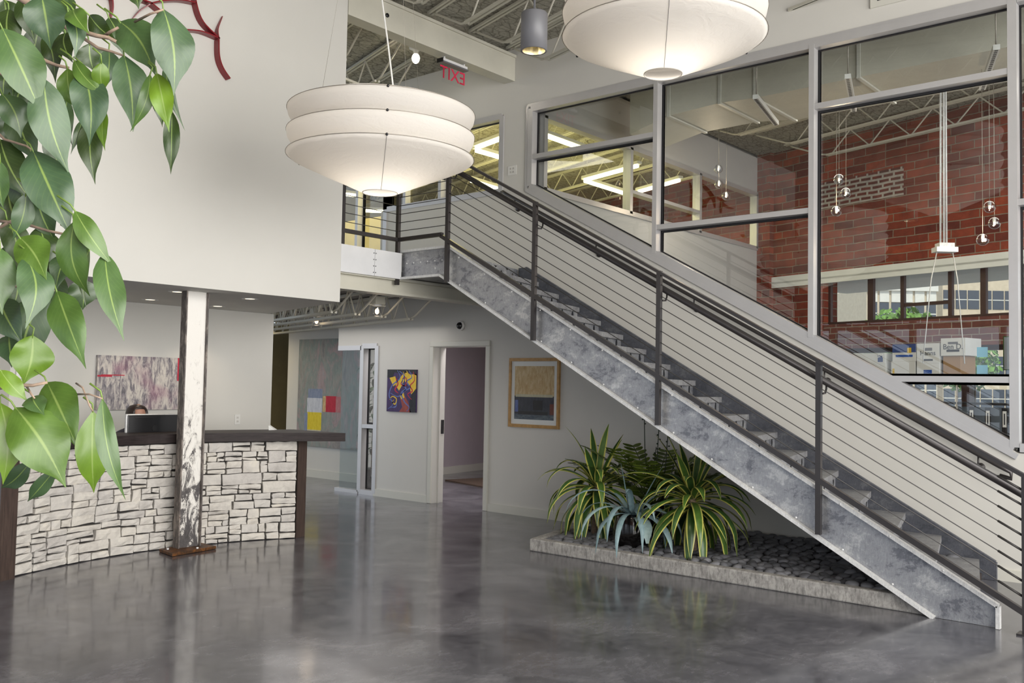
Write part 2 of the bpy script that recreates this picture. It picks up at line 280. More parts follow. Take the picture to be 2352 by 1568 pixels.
# ---------------------------------------------------------------- mesh building
class MB:
    def __init__(s): s.v = []; s.f = []; s.uv = {}; s.tone = []; s.mi = []; s.cur = 0; s.t = 0.5; s.sm = []; s.smooth = False
    def vert(s, p): s.v.append(Vector(p)); s.tone.append(s.t); return len(s.v)-1
    def face(s, idx, uvs=None):
        if uvs: s.uv[len(s.f)] = uvs
        s.f.append(tuple(idx)); s.mi.append(s.cur); s.sm.append(s.smooth)
    def poly(s, pts, uvs=None): s.face([s.vert(p) for p in pts], uvs)
    def hexa(s, a):
        i = [s.vert(p) for p in a]
        for q in ((3, 2, 1, 0), (4, 5, 6, 7), (0, 1, 5, 4), (1, 2, 6, 5), (2, 3, 7, 6), (3, 0, 4, 7)): s.face([i[k] for k in q])
    def box(s, lo, hi):
        x0, y0, z0 = (min(a, b) for a, b in zip(lo, hi)); x1, y1, z1 = (max(a, b) for a, b in zip(lo, hi))
        s.hexa([(x0, y0, z0), (x1, y0, z0), (x1, y1, z0), (x0, y1, z0), (x0, y0, z1), (x1, y0, z1), (x1, y1, z1), (x0, y1, z1)]); return s
    def prism(s, pts, off):
        off = Vector(off); a = [Vector(p) for p in pts]; n = (a[1]-a[0]).cross(a[2]-a[0])
        for k in range(3, len(a)): n = n+(a[k-1]-a[0]).cross(a[k]-a[0])
        if n.dot(off) > 0: a.reverse()
        i = [s.vert(p) for p in a]; j = [s.vert(p+off) for p in a]; N = len(a)
        s.face(i); s.face(j[::-1])
        for k in range(N): s.face((i[k], j[k], j[(k+1) % N], i[(k+1) % N]))
        return s
    def bar(s, a, b, w, h, upv=(0, 0, 1)):
        a = Vector(a); b = Vector(b); d = (b-a).normalized(); sd_ = d.cross(Vector(upv))
        if sd_.length < 1e-4: sd_ = d.cross(Vector((0, 1, 0)))
        sd_.normalize(); u_ = sd_.cross(d); x = sd_*w/2; y = u_*h/2
        s.hexa([a-x-y, a+x-y, a+x+y, a-x+y, b-x-y, b+x-y, b+x+y, b-x+y]); return s
    def tube(s, pts, r, n=8, caps=True):
        pts = [Vector(p) for p in pts]; rs = r if isinstance(r, (list, tuple)) else [r]*len(pts); rings = []; sm = s.smooth; s.smooth = True; ref = None
        for k, p in enumerate(pts):
            d = (pts[min(k+1, len(pts)-1)]-pts[max(k-1, 0)]).normalized()
            if ref is None: ref = d.orthogonal().normalized()
            ref = (ref-d*ref.dot(d)).normalized(); e = d.cross(ref)
            rings.append([s.vert(p+(ref*math.cos(2*PI*j/n)+e*math.sin(2*PI*j/n))*rs[k]) for j in range(n)])
        for k in range(len(rings)-1):
            for j in range(n): s.face((rings[k][j], rings[k][(j+1) % n], rings[k+1][(j+1) % n], rings[k+1][j]))
        s.smooth = sm
        if caps: s.face(rings[0][::-1]); s.face(rings[-1])
        return s
    def lathe(s, c, prof, n=32, axis=(0, 0, 1), close=False):
        c = Vector(c); ax = Vector(axis).normalized(); e1 = ax.orthogonal().normalized(); e2 = ax.cross(e1); rings = []; sm = s.smooth; s.smooth = True
        for r_, z_ in prof:
            if r_ < 1e-5: rings.append([s.vert(c+ax*z_)]*n)
            else: rings.append([s.vert(c+ax*z_+(e1*math.cos(2*PI*j/n)+e2*math.sin(2*PI*j/n))*r_) for j in range(n)])
        m = len(rings); R_ = range(m if close else m-1)
        for k in R_:
            A, B = rings[k], rings[(k+1) % m]
            for j in range(n):
                q = [A[j], A[(j+1) % n], B[(j+1) % n], B[j]]; w = []
                for i in q:
                    if i not in w: w.append(i)
                if len(w) > 2: s.face(w)
        s.smooth = sm; return s
    def ball(s, c, r, sx_=1, sy_=1, sz_=1, n=12, m=8, rot=0):
        c = Vector(c); sm = s.smooth; s.smooth = True; rings = []
        for k in range(m+1):
            th = PI*k/m; row = []
            for j in range(n):
                p = Vector((math.sin(th)*math.cos(2*PI*j/n)*sx_*r, math.sin(th)*math.sin(2*PI*j/n)*sy_*r, -math.cos(th)*sz_*r))
                if rot: p.rotate(Matrix.Rotation(rot, 3, 'Z'))
                row.append(p+c)
            rings.append([s.vert(row[0])]*n if k in (0, m) else [s.vert(p) for p in row])
        for k in range(m):
            for j in range(n):
                q = [rings[k][j], rings[k][(j+1) % n], rings[k+1][(j+1) % n], rings[k+1][j]]; w = []
                for i in q:
                    if i not in w: w.append(i)
                if len(w) > 2: s.face(w)
        s.smooth = sm; return s
    def build(s, name, mat, parent=None, bevel=0, kind=None, label=None, cat=None, group=None, origin=None):
        me = bpy.data.meshes.new(name); o = bpy.data.objects.new(name, me)
        org = Vector(origin) if origin is not None else Vector((0, 0, 0))
        me.from_pydata([tuple(v-org) for v in s.v], [], s.f)
        for m in (mat if isinstance(mat, (list, tuple)) else [mat]): me.materials.append(MATS[m])
        me.polygons.foreach_set('material_index', s.mi); me.polygons.foreach_set('use_smooth', s.sm)
        if s.uv:
            ul = me.uv_layers.new(name='UVMap')
            for fi, uvs in s.uv.items():
                for k, li in enumerate(me.polygons[fi].loop_indices): ul.data[li].uv = uvs[k]
        if any(abs(q-.5) > 1e-6 for q in s.tone):
            a = me.attributes.new('tone', 'FLOAT', 'POINT'); a.data.foreach_set('value', s.tone)
        COL.objects.link(o); o.location = org
        if bevel:
            b = o.modifiers.new('bevel', 'BEVEL'); b.width = bevel; b.segments = 2; b.limit_method = 'ANGLE'
        if parent: par(o, parent)
        if label: tag(o, label, cat, group)
        if kind: o['kind'] = kind
        return o
WORLD = {}
def wpos(o):
    return o.location.copy() if o.parent is None else WORLD[o.parent.name]
def par(o, p):
    o.parent = p; L = Vector((0, 0, 0)); q = p
    if q.parent is None: L = q.location.copy()
    o.matrix_parent_inverse = Matrix.Translation(-L)
def tag(o, label, cat, group=None):
    o['label'] = label; o['category'] = cat
    if group: o['group'] = group
    return o
def thing(name, label, cat, loc=(0, 0, 0), group=None):
    o = bpy.data.objects.new(name, None); COL.objects.link(o); o.location = loc; o.empty_display_size = .1
    return tag(o, label, cat, group)
def struct(name, mb, mat, **k): return mb.build(name, mat, kind='structure', **k)
def sroot(name, loc=(0, 0, 0)):
    o = bpy.data.objects.new(name, None); COL.objects.link(o); o.location = loc; o['kind'] = 'structure'; return o
def copy_tree(o, delta, parent=None):
    c = o.copy(); COL.objects.link(c)
    if parent: c.parent = parent; c.matrix_parent_inverse = o.matrix_parent_inverse.copy()
    else: c.location = o.location+Vector(delta)
    for ch in [x for x in bpy.data.objects if x.parent == o]: copy_tree(ch, delta, c)
    return c
def text(name, body, size, mat, origin, xdir, ydir, parent=None, align='CENTER', depth=.001):
    cu = bpy.data.curves.new(name, 'FONT'); cu.body = body; cu.size = size; cu.align_x = align; cu.align_y = 'CENTER'; cu.extrude = depth
    cu.materials.append(MATS[mat]); tmp = bpy.data.objects.new(name, cu); COL.objects.link(tmp); dg = bpy.context.evaluated_depsgraph_get(); dg.update()
    me = bpy.data.meshes.new_from_object(tmp.evaluated_get(dg)); bpy.data.objects.remove(tmp); bpy.data.curves.remove(cu); o = bpy.data.objects.new(name, me); COL.objects.link(o)
    if not me.materials: me.materials.append(MATS[mat])
    x = Vector(xdir).normalized(); y = Vector(ydir).normalized(); z = x.cross(y); o.matrix_world = Matrix(((x.x, y.x, z.x, origin[0]), (x.y, y.y, z.y, origin[1]), (x.z, y.z, z.z, origin[2]), (0, 0, 0, 1)))
    if parent: par(o, parent)
    return o
XW = 9.02
D3 = Vector((math.cos(math.radians(73.7)), math.sin(math.radians(73.7)), 0))   # direction of the brick wall, the joists and the bulkhead's right end

# ================================================================ SETTING
struct('floor', MB().box((-6, -6, -.12), (18, 18, 0)), 'polished_concrete')
ZC = 5.92
struct('ceiling', MB().box((-4.4, -4.4, ZC), (XW+.2, 16, ZC+.12)), 'deck_insulation')
struct('ceiling_conference_room', MB().box((XW+.2, -4.4, 5.76), (17.5, 7.4, 5.9)), 'deck_insulation')
struct('ceiling_upper_office', MB().box((XW+.2, 7.4, 5.72), (17.5, 16, 5.84)), 'deck_insulation')
# right wall, a polygon sheet extruded in x with its openings left out
w = MB()
def yz(pts, x0=XW, x1=XW+.2, mb=None):
    (mb or w).prism([(x0, y, z) for y, z in pts], (x1-x0, 0, 0))
def slope(y): return 4.09-.54*(7.45-y)
yz([(-4.4, 0), (1.92, 0), (1.92, slope(1.92)), (-4.4, slope(1.92))])
yz([(1.92, 0), (7.45, 0), (7.45, 4.09), (1.92, slope(1.92))])
yz([(-4.4, 5.13), (7.45, 5.13), (7.45, ZC), (-4.4, ZC)])
yz([(7.45, 0), (8.06, 0), (8.06, 4.09), (7.45, 4.09)])
yz([(7.45, 4.09), (7.88, 4.09), (7.88, ZC), (7.45, ZC)])
yz([(8.06, 2.14), (9.06, 2.14), (9.06, 4.09), (8.06, 4.09)])
yz([(9.06, 0), (10.2, 0), (10.2, 4.08), (9.06, 4.08)])
yz([(7.88, 5.1), (13.5, 5.1), (13.5, ZC), (7.88, ZC)])
yz([(10.2, 2.15), (11.08, 2.15), (11.08, 3.05), (10.2, 3.05)])
struct('wall_right', w, 'wall_paint')
# storefront behind and beside the camera: sills, heads and mullions only
m = MB()
for y in [-4.4+1.9*k for k in range(8)]: m.box((-4.45, y-.06, 0), (-4.3, y+.06, ZC))
for z in (0.0, 1.0, 3.1, 5.6): m.box((-4.45, -4.4, z), (-4.3, 9.8, z+.14))
struct('window_frame_street_side', m, 'dark_brown_metal')
plain('added_wall_dark', (.15, .065, .05), .9)
struct('wall_street_side_added', MB().box((-4.29, -4.4, 3.26), (-4.15, 9.8, ZC)), 'added_wall_dark')  # unseen dark wall added so the tall glass reflects less sky
m = MB()
for x in [-4.4+1.92*k for k in range(8)]: m.box((x-.06, -4.45, 0), (x+.06, -4.3, ZC))
for z in (0.0, 1.0, 3.1, 5.6): m.box((-4.4, -4.45, z), (XW, -4.3, z+.14))
struct('window_frame_entrance_side', m, 'dark_brown_metal')
# bulkhead over the reception desk
BX, BY, SZ = 6.27, 7.70, 2.44
b2 = Vector((BX, BY, 0))+D3*2.24
struct('wall_bulkhead', MB().prism([(.6, BY, SZ), (BX, BY, SZ), (b2.x, b2.y, SZ), (.6, b2.y+.02, SZ)], (0, 0, ZC-SZ)), 'wall_paint')
struct('wall_back', MB().box((3.80, 9.86, 0), (6.99, 10.0, SZ)), 'wall_paint')
struct('wall_left', MB().prism([(3.90, 9.87, 0), (3.1, 8.9, 0), (2.95, 9.0, 0), (3.80, 10.0, 0)], (0, 0, SZ)), 'wall_paint')
# upper floor, its white fascia and the beam under it
struct('floor_upper', MB().prism([(BX+.02, 7.74, 2.85), (XW, 7.74, 2.85), (XW, 16, 2.85), (BX+.02, 16, 2.85)], (0, 0, .20)).prism([(XW+.2, 7.52, 2.85), (17, 7.52, 2.85), (17, 16, 2.85), (XW+.2, 16, 2.85)], (0, 0, .20)), 'grey_paint')
struct('ceiling_lower', MB().box((BX+.02, 7.95, 2.80), (XW, 16, 2.845)).box((XW+.2, 7.55, 2.80), (17, 16, 2.845)), 'cast_grey')
# walls seen through openings
struct('wall_far', MB().box((9.98, 10.6, 0), (10.12, 13.62, 2.8)), 'wall_paint')
struct('baseboard_far', MB().box((9.965, 10.6, 0), (9.98, 13.62, .13)), 'trim_paint')
struct('wall_lavender', MB().prism([(9.9+.25, 11.52, 0), (16, 12.42, 0), (16, 12.56, 0), (9.9+.25, 11.66, 0)], (0, 0, 2.8)), 'lavender_paint')
struct('baseboard_lavender', MB().prism([(10.15, 11.50, 0), (16, 12.40, 0), (16, 12.415, 0), (10.15, 11.515, 0)], (0, 0, .13)), 'trim_paint')
struct('wall_corridor_end', MB().box((6.5, 16.2, 0), (12.5, 16.35, 2.8)), 'brown_wall')
d2 = sroot('door_2', (9.7, 16.1, 0))
f = MB(); f.box((9.55, 16.1, 0), (9.65, 16.2, 2.1)); f.box((10.55, 16.1, 0), (10.65, 16.2, 2.1)); f.box((9.55, 16.1, 2.1), (10.65, 16.2, 2.2)); f.build('door_frame', 'office_paint', d2)
MB().box((9.65, 16.13, 0), (10.55, 16.18, 2.1)).build('door_leaf', 'oak', d2)
# conference room: wall with the office windows, brick wall
YP = 7.4
w = MB()
def xz(x0, x1, z0, z1): w.box((x0, YP, z0), (x1, YP+.12, z1))
xz(XW+.2, 15.6, 0, 4.08); xz(XW+.2, 15.6, 5.08, 5.8); xz(15.32, 15.6, 4.08, 5.08)
struct('wall_conference_back', w, 'grey_paint')
def brick_pt(s_, off=0): return Vector((15.44, 7.4, 0))+D3*s_+Vector((-D3.y, D3.x, 0))*off     # s along wall, off towards the camera
w = MB()
def brick_panel(mb, s0, s1, z0, z1, off=0, th=.35, uvs=True):
    a, b = brick_pt(s0, off), brick_pt(s1, off); c, d = brick_pt(s1, off-th), brick_pt(s0, off-th)
    A = [mb.vert(p+Vector((0, 0, z))) for z in (z0, z1) for p in (a, b, c, d)]
    for q, uu in (((0, 1, 5, 4), [(s0, z0), (s1, z0), (s1, z1), (s0, z1)]), ((2, 3, 7, 6), [(s1, z0), (s0, z0), (s0, z1), (s1, z1)]),
                  ((4, 5, 6, 7), [(s0, 0), (s1, 0), (s1, th), (s0, th)]), ((3, 2, 1, 0), [(s0, th), (s1, th), (s1, 0), (s0, 0)]),
                  ((1, 2, 6, 5), [(0, z0), (th, z0), (th, z1), (0, z1)]), ((3, 0, 4, 7), [(th, z0), (0, z0), (0, z1), (th, z1)])):
        mb.face([A[k] for k in q], [tuple(x) for x in uu])

brick_panel(w, -11.5, 8.5, 3.46, 5.9)
brick_panel(w, -1.38, 8.5, 0, 3.46)
struct('wall_brick', w, 'old_brick')
w = MB(); brick_panel(w, -11.5, -1.38, 2.30, 2.70); struct('wall_brick_spandrel', w, 'spandrel_brick')
w = MB(); brick_panel(w, -11.5, -1.38, 0, .7); struct('wall_brick_base', w, 'spandrel_brick')
w = MB(); brick_panel(w, -2.85, -1.32, 4.62, 5.06, .012, .02); struct('trim_brick_patch', w, 'patch_brick')
# brick pier next to the office window
w = MB(); brick_panel(w, -.32, -.02, 0, 5.76, .10, .10); struct('trim_brick_pier', w, 'old_brick')
# strip window with brown mullions and the clear panes
w6 = sroot('window_6', brick_pt(-4, 0)); f = MB()
def post(s_, wd, z0, z1, off=-.12, dp=.12): a = brick_pt(s_-wd/2, off); b = brick_pt(s_+wd/2, off); n_ = Vector((-D3.y, D3.x, 0))*dp; f.prism([a+Vector((0, 0, z0)), b+Vector((0, 0, z0)), b-n_+Vector((0, 0, z0)), a-n_+Vector((0, 0, z0))], (0, 0, z1-z0))
for s_, wd in ((-1.40, .05), (-2.18, .10), (-2.74, .06), (-3.52, .06), (-4.02, .08), (-4.62, .1), (-6.2, .12), (-8.2, .12)): post(s_, wd, 2.7, 3.46, -.12, .06)
a, b = brick_pt(-2.74, -.16), brick_pt(-3.52, -.16); f.bar(a+Vector((0, 0, 2.95)), b+Vector((0, 0, 2.95)), .06, .05)
for z in (2.72, 3.44): f.bar(brick_pt(-11.4, -.16)+Vector((0, 0, z)), brick_pt(-1.38, -.16)+Vector((0, 0, z)), .1, .05)
f.build('mullion', 'dark_brown_metal', w6)
p_ = MB(); a, b = brick_pt(-11.4, -.18), brick_pt(-1.38, -.18); p_.prism([a+Vector((0, 0, 2.7)), b+Vector((0, 0, 2.7)), b+Vector((0, 0, 3.46)), a+Vector((0, 0, 3.46))], Vector((D3.y, -D3.x, 0))*.008); p_.build('pane', 'clear_glass', w6)
w7 = sroot('window_7', brick_pt(-4, 0)); f = MB()
for s_ in (-1.6, -2.7, -3.75, -4.7, -6.2): post(s_, .12, .7, 2.3)
for z in (.74, 2.26): f.bar(brick_pt(-11.4, -.16)+Vector((0, 0, z)), brick_pt(-1.38, -.16)+Vector((0, 0, z)), .1, .06)
f.build('mullion', 'dark_brown_metal', w7)
p_ = MB(); p_.prism([a+Vector((0, 0, .7)), b+Vector((0, 0, .7)), b+Vector((0, 0, 2.3)), a+Vector((0, 0, 2.3))], Vector((D3.y, -D3.x, 0))*.008); p_.build('pane', 'clear_glass', w7)
# white soffit of the awning outside the strip window
a, b = brick_pt(-11.4, .05), brick_pt(-.2, .05); n_ = Vector((D3.y, -D3.x, 0))
struct('canopy_over_street_window', MB().prism([a+Vector((0, 0, 3.45)), b+Vector((0, 0, 3.45)), b+n_*2.2+Vector((0, 0, 3.45)), a+n_*2.2+Vector((0, 0, 3.45))], (0, 0, .12)).prism([a+Vector((0, 0, 3.38)), b+Vector((0, 0, 3.38)), b+n_*.05+Vector((0, 0, 3.38)), a+n_*.05+Vector((0, 0, 3.38))], (0, 0, .10)), 'canopy_white')
# end walls of the conference room and office (outside the picture)
struct('wall_office_end', MB().box((9.2, 16.0, 3.05), (19, 16.15, 5.8)), 'office_paint')

# ---------------------------------------------------------------- glazing of the right wall
def frame_bar(f, y0, z0, y1, z1, wd=.055, x0=XW-.02, dp=.11):
    f.bar((x0+dp/2, y0, z0), (x0+dp/2, y1, z1), wd, dp, (1, 0, 0)) if False else None
def yzbar(mb, y0, z0, y1, z1, wd, x0, x1):
    a = Vector((0, y0, z0)); b = Vector((0, y1, z1)); d = (b-a).normalized(); n_ = Vector((0, -d.z, d.y))*wd/2
    mb.prism([Vector((x0, 0, 0))+a-n_, Vector((x0, 0, 0))+b-n_, Vector((x0, 0, 0))+b+n_, Vector((x0, 0, 0))+a+n_], (x1-x0, 0, 0))
def glazing(name, verts_frame, mulls, rails, panes, xf=XW-.02, label=None, fw_=.055, skip=()):
    r_ = sroot(name, (XW, verts_frame[0][0], verts_frame[0][1])); f = MB(); N = len(verts_frame)
    for k in range(N):
        y0, z0 = verts_frame[k]; y1, z1 = verts_frame[(k+1) % N]; yzbar(f, y0, z0, y1, z1, fw_*1.35, xf+.0015*(k % 2), xf+.10+.0015*(k % 2)) if not (skip and k in skip) else None
    f.build('window_frame', 'aluminium', r_)
    for y0, z0, y1, z1 in mulls: mb = MB(); yzbar(mb, y0, z0, y1, z1, fw_, xf-.002, xf+.097); mb.build('mullion', 'aluminium', r_)
    for y0, z0, y1, z1 in rails: mb = MB(); yzbar(mb, y0, z0, y1, z1, fw_, xf+.0035, xf+.103); mb.build('rail', 'aluminium', r_)
    for q in panes:
        g = MB(); M_ = len(q)
        for k in range(M_):
            y0, z0 = q[k]; y1, z1 = q[(k+1) % M_]; yzbar(g, y0, z0, y1, z1, .10, xf+.1055+.0007*k, xf+.13+.0007*k)
        p_ = MB(); p_.prism([(xf+.115, y, z) for y, z in q], (.008, 0, 0)); po = p_.build('pane', 'clear_glass', r_); g.build('gasket', 'gasket', po)
    return r_
HZ = 5.09; M1, M2, M3 = 5.587, 3.765, 1.945; SL = lambda y: slope(y)+.035
glazing('window_1', [(7.42, HZ), (7.42, SL(7.42)), (M3, SL(M3)), (M3, HZ)], [(M1, SL(M1), M1, HZ), (M2, SL(M2), M2, HZ)],
        [(7.42, 4.475, M1, 4.475), (M1, 3.41, M2, 3.41), (M2, 4.455, M3, 4.455), (M2-.69, 1.735, M3, 1.735)],
        [[(7.42, HZ), (7.42, 4.475), (M1, 4.475), (M1, HZ)], [(7.42, 4.475), (7.42, SL(7.42)), (M1, SL(M1)), (M1, 4.475)],
         [(M1, HZ), (M1, 3.41), (M2, 3.41), (M2, HZ)], [(M1, 3.41), (M1, SL(M1)), (M2, SL(M2)), (M2, 3.41)],
         [(M2, HZ), (M2, 4.455), (M3, 4.455), (M3, HZ)], [(M2, 4.455), (M2, SL(M2)), (3.06, 1.735), (M3, 1.735), (M3, 4.455)], [(3.06, 1.735), (M3, SL(M3)), (M3, 1.735)]])
glazing('window_2', [(M3-.04, HZ), (M3-.04, 1.15), (-4.3, 1.15), (-4.3, HZ)], [(.1, 1.15, .1, HZ), (-1.73, 1.15, -1.73, HZ)], [(M3, 3.28, -4.3, 3.28)],
        [[(M3, HZ), (M3, 3.28), (.1, 3.28), (.1, HZ)], [(M3, 3.28), (M3, 1.15), (.1, 1.15), (.1, 3.28)]], skip=(0,))
# white band around window_1
f = MB(); yzbar(f, 7.47, 5.14, -4.3, 5.14, .035, XW-.014, XW); yzbar(f, 7.48, 5.14, 7.48, 4.06, .035, XW-.014, XW); yzbar(f, 7.48, slope(7.48)-.035, M3-.02, slope(M3-.02)-.035, .05, XW-.02, XW)
struct('trim_1', f, 'aluminium')
glazing('window_3', [(7.90, 5.08), (7.90, 4.10), (10.1, 4.10), (10.1, 5.08)], [(9.0, 4.10, 9.0, 5.08), (9.7, 4.10, 9.7, 4.6)], [(9.0, 4.6, 10.1, 4.6)], [[(7.90, 5.08), (7.90, 4.10), (9.0, 4.10), (9.0, 5.08)], [(9.0, 5.08), (9.0, 4.10), (10.1, 4.10), (10.1, 5.08)]])
glazing('window_4', [(10.1, 5.08), (10.1, 3.05), (13.3, 3.05), (13.3, 5.08)], [(10.72, 3.05, 10.72, 5.08), (11.9, 3.05, 11.9, 5.08)], [], [[(10.1, 5.08), (10.1, 3.05), (10.72, 3.05), (10.72, 5.08)], [(10.72, 5.08), (10.72, 3.05), (11.9, 3.05), (11.9, 5.08)]])
glazing('window_5', [(10.2, 2.14), (10.2, .03), (10.52, .03), (10.52, 2.14)], [], [(10.2, .98, 10.52, .98)], [[(10.2, 2.14), (10.2, .98), (10.52, .98), (10.52, 2.14)], [(10.2, .98), (10.2, .03), (10.52, .03), (10.52, .98)]])
f = MB(); f.prism([(XW+.02, 10.56, .05), (XW+.02, 11.0, .05), (XW+.02, 11.0, 2.1), (XW+.02, 10.56, 2.1)], (.012, 0, 0))
s8 = sroot('window_8', (XW, 10.8, 0)); f.build('pane', 'tint_glass', s8); f = MB(); f.box((XW-.02, 10.54, 0), (XW+.08, 11.06, .05)); f.box((XW-.02, 10.54, 2.08), (XW+.08, 11.06, 2.15)); f.build('window_frame', 'aluminium', s8)
# interior office window in the conference room's back wall
r_ = sroot('window_9', (12, YP, 4.1)); f = MB()
for z in (4.10, 5.06): f.box((XW+.22, YP-.03, z-.035), (15.32, YP+.1, z+.035))
for x in (9.27, 15.30): f.box((x-.035, YP-.03, 4.1), (x+.035, YP+.1, 5.06))
f.build('window_frame', 'aluminium', r_)
for x in (11.26, 13.27): MB().box((x-.035, YP-.03, 4.1), (x+.035, YP+.1, 5.06)).build('mullion', 'aluminium', r_)
MB().box((11.29, YP-.03, 4.40), (13.24, YP+.1, 4.45)).build('rail', 'aluminium', r_)
for x0, x1 in ((9.27, 11.26), (11.26, 13.27), (13.27, 15.3)): MB().box((x0, YP+.04, 4.1), (x1, YP+.048, 5.06)).build('pane', 'clear_glass', r_)
# door opening with painted casing
d1 = sroot('door_1', (XW, 8.55, 0)); f = MB()
for y0, y1 in ((8.02, 8.09), (9.04, 9.11)): f.box((XW-.03, y0, 0), (XW-.0005, y1, 2.11))
f.box((XW-.03, 8.02, 2.1105), (XW-.0005, 9.11, 2.18)); f.build('door_casing', 'trim_paint', d1, .006)
f = MB(); f.box((XW-.012, 8.06, 0), (XW+.22, 8.085, 2.12)); f.box((XW-.012, 9.045, 0), (XW+.22, 9.07, 2.12)); f.box((XW-.012, 8.085, 2.105), (XW+.22, 9.045, 2.13)); f.box((XW+.10, 9.02, 0), (XW+.13, 9.045, 2.1)); f.build('door_jamb', 'wall_paint', d1)
MB().box((XW+.15, 9.03, .93), (XW+.20, 9.047, 1.12)).build('strike_plate', 'black_plastic', d1)
# baseboards
f = MB(); f.box((XW-.018, -4.3, 0), (XW, 8.02, .10)); f.box((XW-.018, 9.11, 0), (XW, 10.2, .10)); struct('baseboard_right', f, 'trim_paint')
f = MB(); f.box((3.95, 9.845, 0), (6.99, 9.86, .1)); struct('baseboard_back', f, 'trim_paint')

# ================================================================ STEEL: beams and joists
def ibeam(name, a, b, h, fl, tw, tf, mat, label, cat):
    a, b = Vector(a), Vector(b); t_ = thing(name, label, cat, (a+b)/2); up_ = Vector((0, 0, 1))
    MB().bar(a+up_*(h/2-tf/2), b+up_*(h/2-tf/2), fl, tf).build('top_flange', mat, t_); MB().bar(a-up_*(h/2-tf/2), b-up_*(h/2-tf/2), fl, tf).build('bottom_flange', mat, t_)
    MB().bar(a, b, tw, h-2*tf).build('web', mat, t_); return t_
bm = thing('roof_beam', 'deep cream boxed roof beam running from the bulkhead to the right wall', 'beam', (7.6, 7.78, 5.5))
MB().box((BX+.01, 7.70, 5.50), (XW-.002, 7.88, 5.82)).build('box_section', 'steel_paint', bm)
MB().box((BX+.01, 7.68, 5.80), (XW-.002, 7.90, 5.835)).build('top_plate', 'steel_paint', bm)
MB().lathe((6.82, 7.699, 5.66), [(.001, 0), (.024, 0), (.024, .012), (.001, .012)], 16, (0, -1, 0)).build('cable_hole', 'black_plastic', bm)
ibeam('floor_beam', (BX+.02, 7.83, 2.685), (XW-.002, 7.83, 2.685), .19, .17, .03, .028, 'steel_paint', 'cream steel floor beam below the landing edge, carrying the lower joists', 'beam')
def joist(name, a, d, L, ztop, zbot, label, group, ends=(1, 1), step=.62, gap=.05, mat='steel_paint', parts=None, w_=.028):
    a = Vector(a); d = Vector(d).normalized(); sd_ = Vector((-d.y, d.x, 0))*(gap/2)
    if parts is not None and parts.get('src'):
        return None
    t_ = thing(name, label, 'joist', (a.x, a.y, zbot), group)
    p = lambda s_, z, o=0: Vector((a.x, a.y, 0))+d*s_+sd_*o+Vector((0, 0, z))
    m = MB()
    for o in (-1, 1): m.bar(p(0, ztop, o), p(L, ztop, o), w_, w_)
    m.build('top_chord', mat, t_)
    m = MB(); s0 = .85 if ends[0] else .0; s1 = L-.85 if ends[1] else L
    for o in (-1, 1):
        m.bar(p(s0, zbot, o), p(s1, zbot, o), w_, w_)
    m.build('bottom_chord', mat, t_)
    m = MB(); r_ = .011
    if ends[0]: m.tube([p(.1, ztop-.02), p(.16, ztop-.06), p(s0-.12, zbot+.035), p(s0+.05, zbot)], r_*1.3, 6)
    if ends[1]: m.tube([p(L-.1, ztop-.02), p(L-.16, ztop-.06), p(s1+.12, zbot+.035), p(s1-.05, zbot)], r_*1.3, 6)
    s_ = s0+.08; n_ = max(2, round((s1-s0-.16)/(step/2))); ds = (s1-s0-.16)/n_; pts = [p(s_+ds*k, zbot if k % 2 == 0 else ztop-.01) for k in range(n_+1)]
    for k in range(n_): m.tube([pts[k], pts[k+1]], r_, 6, False)
    m.build('web', mat, t_); return t_
def row(first, deltas, labels=None):
    out = [first]
    for k, dl in enumerate(deltas):
        c = copy_tree(first, dl)
        if labels: c['label'] = labels[k]
        out.append(c)
    return out
hall0 = joist('ceiling_joist', (7.47, 7.69, 0), -D3, 8.5, 5.885, 5.50, 'cream open-web ceiling joist over the lobby, seated first on the roof beam from the bulkhead', 'open-web ceiling joists over the lobby', (1, 0))
row(hall0, [(.7, 0, 0), (1.4, 0, 0), (-.7, 0, 0)], ['cream open-web ceiling joist over the lobby, seated second on the roof beam from the bulkhead', 'cream open-web ceiling joist over the lobby, seated on the roof beam beside the right wall', 'cream open-web ceiling joist over the lobby, closest to the bulkhead face'])
for s_ in (6.77, 7.47, 8.17, 8.87): pass
m = thing('ceiling_joist', 'short end of a ceiling joist meeting the right wall above the big window', 'joist', P(1830, 18, 0, XW-.02), 'open-web ceiling joists over the lobby')
a = P(1822, 20, 0, XW-.01); c_ = MB()
for o in (0, .05): c_.bar(a+Vector((0, o, 0)), a+Vector((0, o, 0))-D3*2.6, .028, .028)
c_.build('bottom_chord', 'steel_paint', m); c_ = MB(); c_.tube([a-D3*.35, a-D3*.2+Vector((0, 0, .38))], .011, 6); c_.tube([a-D3*.40, a-D3*.75+Vector((0, 0, .38))], .011, 6); c_.build('web', 'steel_paint', m)
up0 = joist('landing_joist', (6.9, 8.0, 0), D3, 7.6, 5.885, 5.50, 'cream open-web ceiling joist above the landing, first from the bulkhead', 'open-web ceiling joists above the landing', (1, 0))
row(up0, [(.8, .3, 0), (1.5, .9, 0)], ['cream open-web ceiling joist above the landing, beside the bare bulb', 'cream open-web ceiling joist above the landing, meeting the right wall'])
m = MB(); m.bar((7.0, 9.2, 5.46), (9.0, 9.5, 5.46), .03, .03); m.bar((7.1, 9.9, 5.46), (9.0, 9.4, 5.42), .03, .03)
tag(m.build('joist_bridging', 'steel_paint'), 'cream cross-bracing bars between the joists above the landing', 'brace')
cf0 = joist('conference_joist', brick_pt(-.95, .45), -D3, 8.3, 5.70, 5.37, 'cream open-web joist beside the brick wall in the conference room', 'open-web joists in the conference room', (1, 0), .7)
row(cf0, [(-1.0, .15, 0)], ['cream open-web joist in the conference room, second out from the brick wall'])
